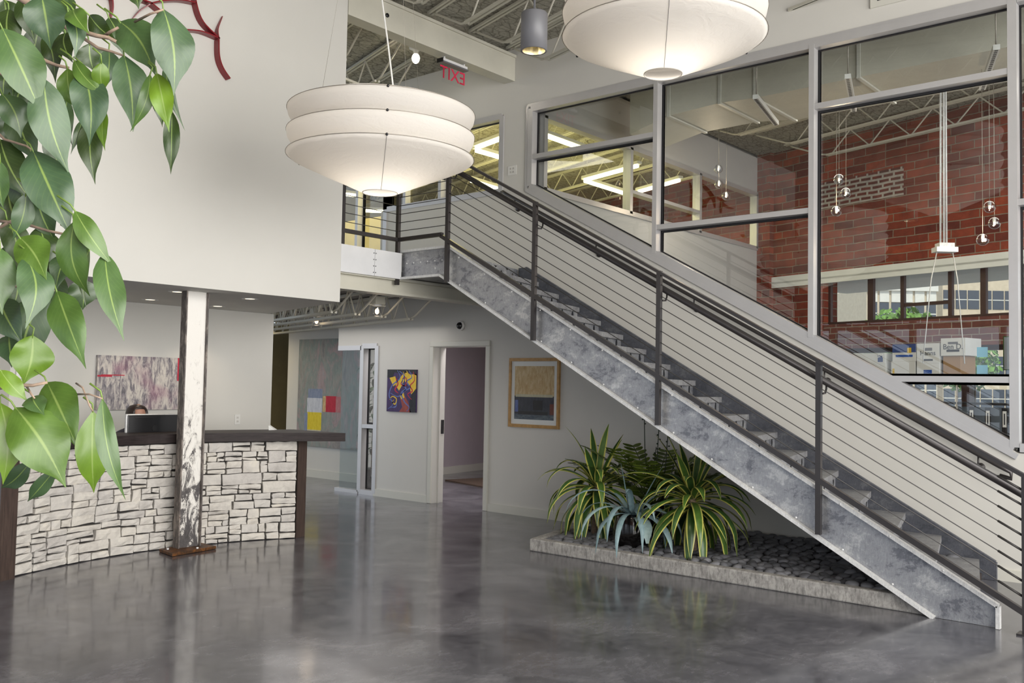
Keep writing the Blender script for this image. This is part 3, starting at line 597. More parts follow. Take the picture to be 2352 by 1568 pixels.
joist('conference_joist', brick_pt(-.95, 2.45), -D3, 4.6, 5.70, 5.37, 'cream open-web joist in the conference room, third out from the brick wall', 'open-web joists in the conference room', (1, 0), .7)
of0 = joist('office_joist', (9.6, 8.0, 0), D3, 7.5, 5.65, 5.32, 'yellow-lit open-web joist in the upper office', 'open-web joists in the upper office', (0, 0), .6)
row(of0, [(1.2*k, 0, 0) for k in range(1, 5)])
lo_l = ['white open-web joist under the upper floor, end nearest the bulkhead', 'white open-web joist under the upper floor, above the nearer jar light', 'white open-web joist under the upper floor, second in from the right wall', 'white open-web joist under the upper floor, closest to the right wall']
lo0 = joist('floor_joist', (6.80, 7.93, 0), D3, 6.5, 2.77, 2.43, lo_l[0], 'open-web joists under the upper floor', (1, 0), .42)
row(lo0, [(.36, 0, 0), (.78, 0, 0), (1.24, 0, 0)], lo_l[1:])

# ================================================================ STAIRS
XN, XF, SK = 7.165, 8.955, .25          # near and far stringer, skew of the steps
def ztop(y): return .48+.5386*(y-2.217)
def zbot(y): return 1.339+.551*(y-4.435)
st = thing('staircase', 'galvanised steel staircase climbing along the right wall to the landing', 'stairs', (8.1, 4.4, 0))
def stringer(x, dy, name, mat, lip, sgn, land=True):
    pts = [(1.655+dy, 0), (1.655+dy, .14), (7.06+dy, ztop(7.06)), ]
    y0 = 7.06+dy
    pts = [(2.068+dy, .002), (1.65+dy, .002), (1.65+dy, .155), (6.98+dy, 3.075), (7.725, 3.075) if land else (6.98+dy+.1, 3.075), (7.725, 2.775) if land else (6.98+dy+.1, 2.775), (7.10+dy, 2.775)]
    w = MB(); w.prism([(x, y, z) for y, z in pts], (.012, 0, 0)); s_ = w.build(name, mat, st)
    f = MB(); x0, x1 = (x-.045, x+.001) if sgn < 0 else (x+.011, x+.05)
    def lipbar(p, q, h=.026):
        yzbar(f, p[0], p[1], q[0], q[1], h, x0, x1)
    lipbar(pts[2], pts[3]); lipbar(pts[6], pts[0]); lipbar(pts[1], pts[2])
    if land: lipbar(pts[3], pts[4]); lipbar(pts[5], pts[6])
    f.build('flange', lip, s_)
    b = MB()
    if land:
        for k in range(14):
            y = 2.0+.37*k
            for q in ((x0, y+dy, ztop(y)-.014), (x0, y+.35+dy, zbot(y+.35)+.012)): MB().lathe(q, [(.0, .006), (.008, .005), (.009, 0)], 8, (-1, 0, 0)).build('bolt', 'galvanised_lip', s_)
        for k in range(6): MB().lathe((x-.001, 7.10+.11*k, 2.94), [(.0, .008), (.008, .007), (.010, 0)], 8, (-1, 0, 0)).build('bolt', 'galvanised_lip', s_)
    return s_
stringer(XN, 0, 'near_stringer', 'galvanised', 'galvanised_lip', -1)
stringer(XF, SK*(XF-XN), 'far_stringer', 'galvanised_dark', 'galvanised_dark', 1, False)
NR, RISE, RUN, YS = 18, .1694, .311, 1.80
def T(a, b, z): return Vector((XN+.014+a*(XF-XN-.016), b+SK*a*(XF-XN), z))
for i in range(NR-1):
    z = RISE*(i+1); y = YS+RUN*i; t_ = MB()
    pl_ = [T(0, y-.03, z-.012), T(1, y-.03, z-.012), T(1, y+RUN, z-.012), T(0, y+RUN, z-.012)]; t_.prism(pl_, (0, 0, .012))
    t_.prism([T(0, y-.03, z-.055), T(1, y-.03, z-.055), T(1, y-.02, z-.055), T(0, y-.02, z-.055)], (0, 0, .044))
    tr = t_.build('tread', 'galvanised_tread', st)
for i in range(NR):
    z0 = RISE*i+.001; z1 = RISE*(i+1)-.012; y = YS+RUN*i; m = MB(); cells = 6; N = 16; hz = (z0+z1)/2-.01
    m.poly([T(a, y, z) for a, z in ((0, z0), (1, z0), (1, z1), (0, z1))]) if i == 0 else None
    if i:
        for c in range(cells):
            a0, a1 = c/cells, (c+1)/cells; ac = (a0+a1)/2; hw = (a1-a0)/2; R0, H0 = [], []
            for k in range(N):
                th = 2*PI*k/N+PI/N; ct, sn = math.cos(th), math.sin(th); q = max(abs(ct), abs(sn)); ha = .030/(XF-XN); hh = .046
                zo = (z0+z1)/2+(z1-z0)/2*sn/q
                R0.append(T(ac+hw*ct/q, y, zo)); H0.append(T(ac+ha*ct, y, hz+hh*sn))
            for off in (0, .008):
                o_ = Vector((0, off, 0)); A = [m.vert(p+o_) for p in R0]; B = [m.vert(p+o_) for p in H0]
                for k in range(N): m.face((A[k], A[(k+1) % N], B[(k+1) % N], B[k]))
    m.build('riser', 'galvanised', st)
lp = MB(); lp.prism([(XN+.014, 7.09, 3.035), (XF, 7.09+SK*(XF-XN), 3.035), (XF, 7.735, 3.035), (XN+.014, 7.735, 3.035)], (0, 0, .02)); lp.prism([(XN+.014, 7.15, 2.79), (XF, 7.15+SK*(XF-XN), 2.79), (XF, 7.73, 2.79), (XN+.014, 7.73, 2.79)], (0, 0, .02)); lp.build('landing_plate', 'galvanised', st)
fp = thing('fascia_plate', 'bright galvanised fascia plate along the edge of the upper floor', 'fascia', (6.7, 7.72, 2.9))
MB().box((BX+.005, 7.705, 2.765), (XN-.03, 7.735, 3.055)).build('sheet', 'galvanised_bright', fp)
for k in range(4):
    for dx in (-.015, .015): MB().lathe((6.74+dx, 7.704, 2.80+.07*k), [(.0, .005), (.006, .004), (.007, 0)], 8, (0, -1, 0)).build('rivet', 'grey_enamel', fp)
MB().box((6.739, 7.7035, 2.765), (6.7415, 7.706, 3.055)).build('seam', 'grey_enamel', fp)
# cable railing
rl = thing('cable_railing', 'dark bronze cable railing with square posts along the open side of the stairs', 'railing', (XN, 4.4, 0))
PY = [1.47, 2.90, 4.345, 5.765, 6.963]; TOPO = 1.013+.0
def zr_top(y): return 1.836+.5458*(y-2.90)
def zr_bot(y): return .921+.5458*(y-2.90)
YT = 6.963
for y in PY:
    zb = max(.0, ztop(y)-.345) if y > 1.6 else 0.0
    MB().box((XN-.085, y-.021, zb), (XN-.047, y+.021, zr_top(y)+.01)).build('post', 'dark_bronze', rl)
MB().box((XN-.12, PY[0]-.05, .001), (XN-.012, PY[0]+.05, .012)).build('base_plate', 'dark_bronze', rl)
MB().box((XN-.085, 7.735-.021, 2.70), (XN-.047, 7.735+.021, 4.06)).build('post', 'dark_bronze', rl)
MB().box((BX+.02, 7.72, 3.05), (BX+.06, 7.76, 4.06)).build('post', 'dark_bronze', rl)
xr = XN-.066
ZL = 4.06
m = MB(); m.bar((xr, PY[0], zr_top(PY[0])), (xr, YT, zr_top(YT)), .05, .026); m.bar((xr, YT, zr_top(YT)), (xr, 7.10, zr_top(7.1)), .05, .026); m.bar((xr, 7.08, ZL), (xr, 7.735, ZL), .05, .026); m.bar((xr, 7.1, zr_top(7.1)-.01), (xr, 7.1, ZL+.012), .05, .026, (0, 1, 0)); m.bar((xr, 7.735, ZL), (BX+.02, 7.735, ZL), .05, .026)
m.build('top_rail', 'dark_bronze', rl)
m = MB(); ZB = 3.205
m.bar((xr, PY[0], zr_bot(PY[0])), (xr, 7.055, zr_bot(7.055)), .04, .04); m.bar((xr, 7.04, ZB), (xr, 7.735, ZB), .04, .04); m.bar((xr, 7.735, ZB), (BX+.02, 7.735, ZB), .04, .04); m.build('bottom_rail', 'dark_bronze', rl)
for k in range(1, 9):
    f_ = k/9.0; m = MB(); c1 = lambda y: zr_bot(y)+(zr_top(y)-zr_bot(y))*f_; zf = ZB+(ZL-ZB)*f_
    m.tube([(xr, PY[0], c1(PY[0])), (xr, YT, c1(YT))], .0042, 6); m.tube([(xr, YT, zf), (xr, 7.735, zf)], .0042, 6); m.tube([(xr, 7.735, zf), (BX+.03, 7.735, zf)], .0042, 6)
    m.tube([(xr, PY[0]+.022, c1(PY[0]+.022)), (xr, PY[0]+.17, c1(PY[0]+.17))], .009, 6)
    m.build('cable', 'cable_dark', rl)
m = MB(); hx = XN+.03; HO = .150
m.tube([(hx, 1.42, zr_top(1.42)-HO), (hx, 7.0, zr_top(7.0)-HO), (hx, 7.12, zr_top(7.0)-HO), (hx+.0, 7.14, zr_top(7.0)-HO-.1)], .027, 12); m.build('handrail', 'dark_bronze', rl)
for y in PY[1:]:
    z = zr_top(y)-HO; MB().tube([(xr+.02, y-.02, z-.10), (hx-.02, y-.02, z-.095), (hx, y-.02, z-.06), (hx, y-.02, z-.018)], .008, 8).build('handrail_bracket', 'dark_bronze', rl)
# wall handrail
wh = thing('wall_handrail', 'dark bronze round handrail bracketed to the right wall above the stairs', 'handrail', (XW-.08, 4.5, 0))
def zw(y): return .93+.5358*(y-2.03)+.045
hx2 = XW-.075
MB().tube([(hx2, 2.05, zw(2.05)-.08), (hx2, 1.96, zw(1.96)-.05), (hx2, 1.96, zw(1.96)+.005), (hx2, 2.05, zw(2.05)), (hx2, 7.75, zw(7.75)), (hx2+.03, 7.83, zw(7.83)-.0), (XW-.004, 7.86, zw(7.84))], .020, 12).build('rail', 'dark_bronze', wh)
for y in (2.22, 3.6, 5.04, 6.34, 7.6):
    m = MB(); m.lathe((XW-.003, y, zw(y)-.115), [(0, .016), (.036, .014), (.04, 0)], 20, (-1, 0, 0)); m.tube([(XW-.01, y, zw(y)-.115), (hx2, y, zw(y)-.10), (hx2, y, zw(y)-.018)], .008, 8); m.build('bracket', 'dark_bronze', wh)

# ================================================================ PLANTER
K = 1.0
ps = thing('planter_kerb', 'low cast concrete kerb edging the pebble bed under the stairs', 'kerb', (7.2, 4, 0))
m = MB(); m.prism([(7.185, 2.08, 0), (7.165, 5.82, 0), (7.265, 5.74, 0), (7.28, 2.1, 0)], (0, 0, .12)); m.build('front_kerb', 'kerb_concrete', ps, .012)
m = MB(); m.prism([(7.167, 5.822, 0), (7.267, 5.742, 0), (9.0, 6.17, 0), (9.0, 6.28, 0)], (0, 0, .118)); m.build('end_kerb', 'kerb_concrete', ps, .012)
def in_bed(x, y, g=.05): return 7.25+g < x < 9.0-g*.5 and 2.35 < y < 5.74+.246*(x-7.25)-g
struct('planter_soil', MB().prism([(7.25, 2.2, 0), (9.0, 2.2, 0), (9.0, 6.16, 0), (7.25, 5.74, 0)], (0, 0, .05)), 'soil')
def pebble_mesh(name, seed):
    m = MB(); m.ball((0, 0, 0), 1, n=12, m=7)
    for i, v in enumerate(m.v): m.v[i] = v*(1+.16*noise.noise(v*.9+Vector((seed*7, seed, 0))))
    o = m.build(name, 'river_stone'); me = o.data; bpy.data.objects.remove(o); return me
PM = [pebble_mesh('pebble', s_) for s_ in range(6)]
rp = random.Random(3); cand = []
x = 7.29
while x < 9.0:
    y = 2.3
    while y < 6.2:
        for lay in (0, 1):
            px, py = x+rp.uniform(-.03, .03)+lay*.04, y+rp.uniform(-.03, .03)+lay*.04
            if in_bed(px, py): cand.append((px, py, .068+lay*.034+.10*max(0, (px-8.1))*.6+rp.uniform(-.008, .01), rp.uniform(.040, .062)))
        y += .098
    x += .088
def vis(c):
    X, Y, Zd = proj((c[0], c[1], c[2])); 
    under = Y > 640+(X-1025)*.6948+8
    plant = X < 1700 and c[0] > 7.55
    return under, plant, Zd
sc_ = []
for c in cand:
    u_, pl2, zd = vis(c); sc_.append((zd+(50 if not u_ else 0)+(20 if pl2 else 0), c))
sc_.sort(key=lambda q: q[0]); one = [c for _, c in sc_[:300]]; rest = [c for _, c in sc_[300:]]
for k, c in enumerate(one):
    o = bpy.data.objects.new('river_pebble', PM[k % 6]); COL.objects.link(o); o.location = c[:3]; o.scale = (c[3]*rp.uniform(.9, 1.15), c[3]*rp.uniform(.75, 1), c[3]*rp.uniform(.45, .62)); o.rotation_euler = (rp.uniform(-.25, .25), rp.uniform(-.25, .25), rp.uniform(0, PI))
    tag(o, 'smooth dark grey river pebble in the bed beneath the stairs', 'pebble', 'river pebbles in the planter bed')
m = MB()
for c in rest: m.ball(c[:3], c[3], 1.1, .9, .52, 9, 6, rp.uniform(0, PI))
o = m.build('river_pebbles', 'river_stone', kind='stuff'); tag(o, 'dark river pebbles spread behind and around the potted plants', 'pebbles')

# ================================================================ PLANTS
def blade(m, base, az, el, L, wd, droop, n=10, tone=.5, fold=.25, taper=.55, lift=0, tip=.05):
    """strap leaf: leaves the base at azimuth/elevation and bends down under its weight"""
    p = Vector(base); d = Vector((math.cos(az)*math.cos(el), math.sin(az)*math.cos(el), math.sin(el))); side = Vector((-math.sin(az), math.cos(az), 0)); m.t = tone; sm = m.smooth; m.smooth = True; prev = None
    for k in range(n+1):
        f_ = k/n
        ww = wd*(taper+(1-taper)*math.sin(PI*min(f_*1.25, .5)))*(1 if f_ < .55 else max(tip, 1-((f_-.55)/.45)**1.7))
        nrm = side.cross(d).normalized(); row = []
        for s_, fz in ((-1, fold), (-.5, fold*.35), (0, 0), (.5, fold*.35), (1, fold)): row.append((m.vert(p+side*(ww/2*s_)+nrm*(-fz*ww*.5 if False else fz*ww*.5)), (.5+s_/2, f_)))
        if prev:
            for j in range(4): m.face((prev[j][0], prev[j+1][0], row[j+1][0], row[j][0]), [prev[j][1], prev[j+1][1], row[j+1][1], row[j][1]])
        prev = row
        ang = droop*(.35+1.3*f_)/n
        ax = side; d = (Matrix.Rotation(ang, 3, ax) @ d).normalized() if d.z > -.97 else d
        p = p+d*(L/n)
    m.smooth = sm
GA = 2.39996
def striped_agave(name, base, label, n, seed, hgt, spread):
    rg = random.Random(seed); t_ = thing(name, label, 'plant', (base[0], base[1], .07), 'variegated agaves in the planter')
    m = MB(); m.tube([(base[0], base[1], .05), (base[0], base[1], hgt)], [.05, .035], 10); m.build('stem', 'bark', t_)
    m = MB()
    for k in range(n):
        f_ = k/(n-1); az = k*GA+rg.uniform(-.2, .2); el = math.radians(80-105*f_**.75)+rg.uniform(-.12, .12); L = spread*(.80+.3*rg.random())*(1.0 if f_ > .12 else .85)
        blade(m, (base[0]+.02*math.cos(az), base[1]+.02*math.sin(az), hgt+.05-.16*f_), az, el, L, .080*rg.uniform(.85, 1.15), rg.uniform(1.3, 2.5)*(.25 if f_ < .10 else 1), 12, rg.uniform(.1, .95), .28, .5)
    m.build('foliage', 'agave_stripe', t_); return t_
a1 = P(1318, 1215, 2, .08); a2 = P(1612, 1262, 2, .08)
striped_agave('striped_agave', (7.90, 5.55), 'yellow-edged striped agave at the left end of the planter', 56, 5, .60, .70)
striped_agave('striped_agave', (7.74, 4.36), 'yellow-edged striped agave on the pebbles closest to the rising stringer', 62, 11, .60, .72)
ba = thing('blue_agave', 'blue-grey agave with arching leaves in a black glazed pot', 'plant', (7.62, 4.93, .07)); bx_, by_ = 7.62, 4.93
MB().lathe((bx_, by_, .075), [(.001, 0), (.12, 0), (.175, .10), (.185, .20), (.165, .30), (.15, .33), (.135, .33), (.14, .28), (.001, .27)], 28).build('pot', 'glazed_black', ba)
m = MB(); rg = random.Random(4)
for az, el, L, dr, wd in ((2.1, 1.45, .50, .15, .06), (-.9, 1.15, .56, .2, .045), (2.6, 1.0, .85, 2.4, .058), (3.3, .7, .75, 2.7, .055), (3.9, .55, .72, 2.9, .05), (4.4, .35, .62, 2.2, .05), (-.7, .55, .78, 1.9, .055), (-.3, .3, .8, 1.6, .055), (-1.1, .2, .55, 2.3, .05), (.4, .5, .72, 2.0, .055), (1.2, .9, .6, 1.8, .055), (1.7, .6, .7, 2.2, .055), (5.0, .8, .45, 2.6, .05), (3.0, .35, .7, 2.5, .05), (3.6, 1.1, .6, 1.5, .055), (4.7, .55, .7, 2.4, .055), (5.4, .7, .75, 2.0, .055), (2.9, .6, .8, 2.3, .06), (4.15, .9, .55, 2.2, .055), (-.5, .9, .8, 1.5, .06), (3.45, .35, .75, 2.4, .055)):
    blade(m, (bx_+.03*math.cos(az), by_+.03*math.sin(az), .40), az, el, L, wd, dr, 12, rg.uniform(.2, .9), .3, .7)
blade(m, (bx_-.06, by_-.10, .40), 4.02, .05, .40, .135, 1.7, 10, .95, .12, .7, tip=.2)
blade(m, (bx_-.04, by_-.13, .42), 4.35, .1, .62, .075, 1.75, 12, .6, .3, .8)
m.build('foliage', 'agave_blue', ba)
zx, zy = 8.34, 5.15
za = thing('cardboard_palm', 'dark green cardboard palm with tall thin flower stalks behind the agaves', 'plant', (zx, zy, .07))
MB().lathe((zx, zy, .075), [(.001, 0), (.15, 0), (.20, .16), (.21, .30), (.19, .34), (.175, .34), (.17, .30), (.001, .29)], 28).build('pot', 'glazed_black', za)
m = MB(); stem = MB(); rg = random.Random(8)
fr = [(1.9, .8, .95), (2.5, .85, 1.0), (-.8, .75, 1.05), (-.4, 1.0, 1.0), (3.6, 1.0, .85), (4.3, .85, .85), (2.35, 1.05, .95), (2.0, 1.2, .8), (2.75, .9, .75), (-.9, 1.15, 1.0), (-.65, .95, 1.05), (-1.1, .8, .8), (1.0, 1.2, .8), (3.4, .75, .7), (3.9, .95, .7), (4.5, 1.05, .75), (5.0, 1.1, .8), (-.35, .75, .8), (2.5, .6, .7), (4.1, .6, .6), (1.7, .9, .7), (.3, 1.1, .8), (-1.4, .6, .6), (3.0, 1.15, .85), (5.5, .7, .75)]
for az, el, L in fr:
    p = Vector((zx, zy, .36)); d = Vector((math.cos(az)*math.cos(el), math.sin(az)*math.cos(el), math.sin(el))); side = Vector((-math.sin(az), math.cos(az), 0)); pts = [p.copy()]; n = 13
    for k in range(n):
        d = (Matrix.Rotation(.045, 3, side) @ d).normalized(); p = p+d*(L/n); pts.append(p.copy()); nr = side.cross(d).normalized()
        if k > 3:
            for sg in (-1, 1):
                dd = (side*sg*.9+d*.55+nr*.25).normalized(); LL = .165*(1.0 if k < n-2 else .8)*rg.uniform(.9, 1.1); m.t = rg.uniform(0, 1); q = []; m.smooth = True
                for j in range(7):
                    g = j/6; ww = .020*math.sin(PI*(.12+.83*g))**.7*1.25; c_ = p+dd*LL*g-nr*(.02*g*g); e = dd.cross(nr).normalized(); q.append((m.vert(c_+e*ww-nr*.003), m.vert(c_+nr*.002), m.vert(c_-e*ww-nr*.003)))
                for j in range(6):
                    a, b = q[j], q[j+1]; m.face((a[0], a[1], b[1], b[0]), [(0, j/6), (.5, j/6), (.5, (j+1)/6), (0, (j+1)/6)]); m.face((a[1], a[2], b[2], b[1]), [(.5, j/6), (1, j/6), (1, (j+1)/6), (.5, (j+1)/6)])
    stem.tube(pts, [.009]*4+[.005]*(len(pts)-4), 6)
m.v = [Vector((min(v.x, 8.995), v.y, v.z)) for v in m.v]; m.build('foliage', 'zamia_leaf', za); stem.v = [Vector((min(v.x, 8.99), v.y, v.z)) for v in stem.v]; stem.build('stem', 'zamia_leaf', za)
for dx, dy, h_, lean in ((.10, .16, 1.52, -.02), (.02, -.02, 1.28, .02), (-.02, -.14, 1.22, .03), (.05, .06, 1.0, .04), (-.05, -.2, .96, .06)):
    s_ = MB(); s_.tube([(zx+dx*.3, zy+dy*.3, .36), (zx+dx, zy+dy-lean*.4, .36+(h_-.36)*.5), (zx+dx, zy+dy-lean*1.5, h_)], [.007, .005, .004], 6)
    for k in range(7): z = h_-.02-.045*k; s_.ball((zx+dx, zy+dy-lean*1.5*(z/h_)+(.014 if k % 2 else -.014), z), .011, 1, 1, .8, 6, 4)
    s_.build('flower_stalk', 'pot_leaf', za)

# ================================================================ COLUMN AND DESK
sc = thing('steel_column', 'weathered steel H-column flaking white paint, standing before the stone desk', 'column', (4.84, 8.05, 0))
m = MB(); m.box((4.735, 8.07, .03), (4.945, 8.082, SZ)); m.build('web', 'weathered_white', sc)
m = MB(); m.box((4.722, 8.04, .03), (4.735, 8.135, SZ)); m.build('flange', 'rusty_steel', sc)
m = MB(); m.box((4.945, 8.04, .03), (4.958, 8.135, SZ)); m.build('flange', 'rusty_steel', sc)
m = MB(); m.prism([(4.56, 7.86, .002), (5.06, 7.94, .002), (5.06, 8.20, .002), (4.60, 8.16, .002)], (0, 0, .028)); m.build('base_plate', 'rust_plate', sc, .004)
for x, y in ((4.86, 7.94), (4.64, 8.08)): MB().lathe((x, y, .03), [(.012, 0), (.012, .012), (0, .013)], 6).build('bolt', 'galvanised_lip', sc)
rd = thing('reception_desk', 'curved reception desk faced in pale ledge stone with a dark wood counter', 'desk', (4.6, 8.5, 0))
def fs(x): return 8.27-.172*(x-4.65)**2
def fc(x): return 8.225-.265*(x-4.65)**2
rg = random.Random(21); xs0, xs1 = 3.21, 5.985
def arc(x, off): # point on the stone face moved 'off' towards the room
    dx = -.344*(x-4.65); n_ = Vector((dx, -1, 0)); n_ = Vector((dx*1.0, -1.0, 0)).normalized(); return Vector((x, fs(x), 0))+Vector((n_.x, n_.y, 0))*off
m = MB(); N = 24
for k in range(N):
    x0, x1 = xs0+(xs1-xs0)*k/N, xs0+(xs1-xs0)*(k+1)/N; m.poly([arc(x0, -.03)+Vector((0, 0, .0)), arc(x1, -.03), arc(x1, -.03)+Vector((0, 0, .995)), arc(x0, -.03)+Vector((0, 0, .995))])
m.build('stone_backing', 'stone_gap', rd)
st_ = MB()
def stone(x0, x1, z0, z1):
    g = .0072; x0 += g; x1 -= g; z0 += g*.7; z1 -= g*.7
    if x1-x0 < .015 or z1-z0 < .012: return
    st_.t = rg.random(); o0 = rg.uniform(-.006, .014); j = lambda a: rg.uniform(-a, a)
    nx = max(2, int((x1-x0)/.05)); nz = 2; grid = []
    tl, tr = j(.008), j(.008); bl, br = j(.008), j(.008)
    for a in range(nx+1):
        f_ = a/nx; row = []
        for b in range(nz+1):
            h = b/nz; z = z0+(z1-z0)*h+(tl*(1-f_)+tr*f_)*h*.9*(1 if z1 < .98 else 0)+(bl*(1-f_)+br*f_)*(1-h)*.9*(1 if z0 > .02 else 0)+(j(.0035) if b in (0, nz) else j(.012)); ex = 1 if (a in (0, nx)) else 0
            x = x0+(x1-x0)*f_+(j(.006) if ex else 0); off = o0+(0 if (ex or b in (0, nz)) else rg.uniform(.004, .016)); row.append(st_.vert(arc(x, off)+Vector((0, 0, max(.004, min(.99, z))))))
        grid.append(row)
    for a in range(nx):
        for b in range(nz): st_.face((grid[a][b], grid[a+1][b], grid[a+1][b+1], grid[a][b+1]))
    rim = [grid[a][0] for a in range(nx+1)]+[grid[nx][b] for b in range(1, nz+1)]+[grid[a][nz] for a in range(nx-1, -1, -1)]+[grid[0][b] for b in range(nz-1, 0, -1)]
    back = []
    for i in rim:
        v = st_.v[i]; back.append(st_.vert(arc(v.x, -.03)+Vector((0, 0, v.z))))
    for k in range(len(rim)): st_.face((rim[k], back[k], back[(k+1) % len(rim)], rim[(k+1) % len(rim)]))
def cellsplit(x0, x1, z0, z1, d=0):
    wd, h = x1-x0, z1-z0
    if h > .13 or (h > .085 and rg.random() < .45):
        c = z0+h*rg.uniform(.35, .65)
        if wd > .28 and h < .18 and rg.random() < .6:
            xm = x0+wd*rg.uniform(.25, .75); cellsplit(x0, xm, z0, z1, d+1); cellsplit(xm, x1, z0, z1, d+1); return
        cellsplit(x0, x1, z0, c, d+1); cellsplit(x0, x1, c, z1, d+1); return
    mx = rg.uniform(.18, .42)
    if wd > mx:
        xm = x0+min(wd-.06, max(.06, wd*rg.uniform(.3, .7))); cellsplit(x0, xm, z0, z1, d+1); cellsplit(xm, x1, z0, z1, d+1); return
    stone(x0, x1, z0, z1)
z = .003
while z < .98:
    h = min(rg.uniform(.15, .24), .99-z)
    if .99-(z+h) < .06: h = .99-z
    x = xs0
    while x < xs1-.02:
        w_ = min(rg.uniform(.3, .62), xs1-x)
        if xs1-(x+w_) < .10: w_ = xs1-x
        cellsplit(x, x+w_, z, z+h); x += w_
    z += h
st_.build('stone_facing', 'ledge_stone', rd)
m = MB(); N = 28; xa, xb = 2.7, 6.26
def slab(mb, z0, z1, g, back):
    for k in range(N):
        x0, x1 = xa+(xb-xa)*k/N, xa+(xb-xa)*(k+1)/N; A = [(x0, g(x0), z0), (x1, g(x1), z0), (x1, back(x1), z0), (x0, back(x0), z0)]
        B = [(p[0], p[1], z1) for p in A]; i = [mb.vert(p) for p in A+B]
        for q in ((3, 2, 1, 0), (4, 5, 6, 7), (0, 1, 5, 4), (2, 3, 7, 6)): mb.face([i[t_] for t_ in q])
        if k == 0: mb.face([i[t_] for t_ in (3, 0, 4, 7)])
        if k == N-1: mb.face([i[t_] for t_ in (1, 2, 6, 5)])
slab(m, 1.0, 1.085, fc, lambda x: fs(x)+.45+.08*(x-4.6)); m.build('countertop', 'dark_wood', rd)
xa, xb = 3.1, 6.0; m = MB(); slab(m, .70, .735, lambda x: fs(x)+.12, lambda x: fs(x)+.95); m.build('work_surface', 'dark_wood', rd)
m = MB(); m.prism([(5.99, 7.955, 0), (6.12, 7.98, 0), (6.33, 8.62, 0), (6.2, 8.62, 0)], (0, 0, 1.0)); m.build('end_panel', 'dark_wood_post', rd)
m = MB(); m.prism([(3.05, 7.80, 0), (3.205, 7.86, 0), (3.205, 8.8, 0), (3.05, 8.8, 0)], (0, 0, 1.0)); m.build('end_panel', 'dark_wood_post', rd)
tag(MB().prism([P(617, 977, 1, 8.4), P(635, 989, 1, 8.4), P(617, 989, 1, 8.4)], (.06, .05, 0)).build('folded_card', 'paper'), 'small white folded card standing on the dark counter', 'card')
# monitor
mx0, my0 = 4.80, 8.62
mo = thing('computer_monitor', 'silver-edged black-backed computer monitor behind the desk counter', 'monitor', (mx0, my0, .735))
A = P(290, 955, 1, my0); x0 = A.x; x1 = x0+.56
m = MB(); m.box((x0, my0, .90), (x1, my0+.03, 1.262)); m.build('casing', 'galvanised_lip', mo, .006)
m = MB(); m.box((x0+.012, my0-.012, .91), (x1-.012, my0, 1.252)); m.build('back_cover', 'black_plastic', mo, .01)
MB().box((x0+.08, my0-.0155, 1.228), (x1-.08, my0-.0125, 1.236)).build('vent', 'gasket', mo)
MB().box((x0+.01, my0+.03, .93), (x1-.01, my0+.034, 1.25)).build('screen', 'far_glass', mo)
m = MB(); m.prism([(mx0-.0, my0-.02, .90), (mx0+.14, my0-.02, .90), (mx0+.14, my0-.06, .737), (mx0, my0-.06, .737)], (0, .012, 0)); m.box((mx0-.02, my0-.1, .736), (mx0+.16, my0+.09, .745)); m.build('stand', 'galvanised_lip', mo)
L_ = P(356, 983, 1, my0-.014); lg = MB()
def blob(pts): lg.prism([(L_.x+x*.034, my0-.0165, L_.z+z*.034) for x, z in pts], (0, .003, 0))
pts = []
for k in range(40):
    th = 2*PI*k/40; rr = .92+.06*math.cos(2*th); x, z = rr*math.sin(th), rr*math.cos(th)
    if abs(x) < .30 and z > .6: z -= .16*(1-abs(x)/.3)
    if abs(x) < .25 and z < -.6: z += .10*(1-abs(x)/.25)
    d_ = math.hypot(x-1.12, z-.08)
    if d_ < .52: x = 1.12-math.sqrt(max(0, .52**2-(z-.08)**2))
    pts.append((x, z))
blob(pts); blob([(-.02, .98), (.05, 1.25), (.22, 1.45), (.40, 1.52), (.36, 1.28), (.2, 1.05)])
lg.build('logo', 'gasket', mo)
# person
pn = thing('person', 'person with long dark hair seated at the desk behind the monitor', 'person', (4.87, 9.2, 0)); hx_, hy_, hz_ = 4.87, 9.16, 1.225
hd = MB(); hd.ball((hx_, hy_, hz_), .105, .74, .88, 1.12, 24, 18); 
for i, v in enumerate(hd.v):
    l = v-Vector((hx_, hy_, hz_))
    if l.z < -.02: l.x *= 1+.25*(l.z+.02)/.1; l.y *= 1+.1*(l.z+.02)/.1
    if l.y < -.05 and abs(l.x) < .018 and -.045 < l.z < .012: l.y -= .016     # nose
    if l.y < -.05 and abs(abs(l.x)-.033) < .016 and .0 < l.z < .028: l.y += .008  # eye sockets
    hd.v[i] = l+Vector((hx_, hy_, hz_))
pb = bpy.data.meshes.new('body'); pv = [(4.87, 9.22, .50), (4.87, 9.24, .72), (4.87, 9.22, .95), (4.87, 9.20, 1.05), (4.87, 9.18, 1.14), (5.04, 9.22, 1.02), (4.70, 9.22, 1.02), (5.12, 9.12, .82), (4.62, 9.12, .82), (5.02, 8.88, .80), (4.72, 8.88, .80), (4.98, 8.80, .78), (4.76, 8.80, .78), (4.96, 9.0, .50), (4.78, 9.0, .50), (4.98, 8.80, .48), (4.76, 8.80, .48), (4.98, 8.82, .10), (4.76, 8.82, .10), (4.98, 8.72, .04), (4.76, 8.72, .04)]
pe = [(0, 1), (1, 2), (2, 3), (3, 4), (3, 5), (3, 6), (5, 7), (6, 8), (7, 9), (8, 10), (9, 11), (10, 12), (0, 13), (0, 14), (13, 15), (14, 16), (15, 17), (16, 18), (17, 19), (18, 20)]
pb.from_pydata(pv, pe, []); bo = bpy.data.objects.new('body', pb); COL.objects.link(bo); sk = bo.modifiers.new('skin', 'SKIN'); sb = bo.modifiers.new('sub', 'SUBSURF'); sb.levels = 1; sb.render_levels = 2
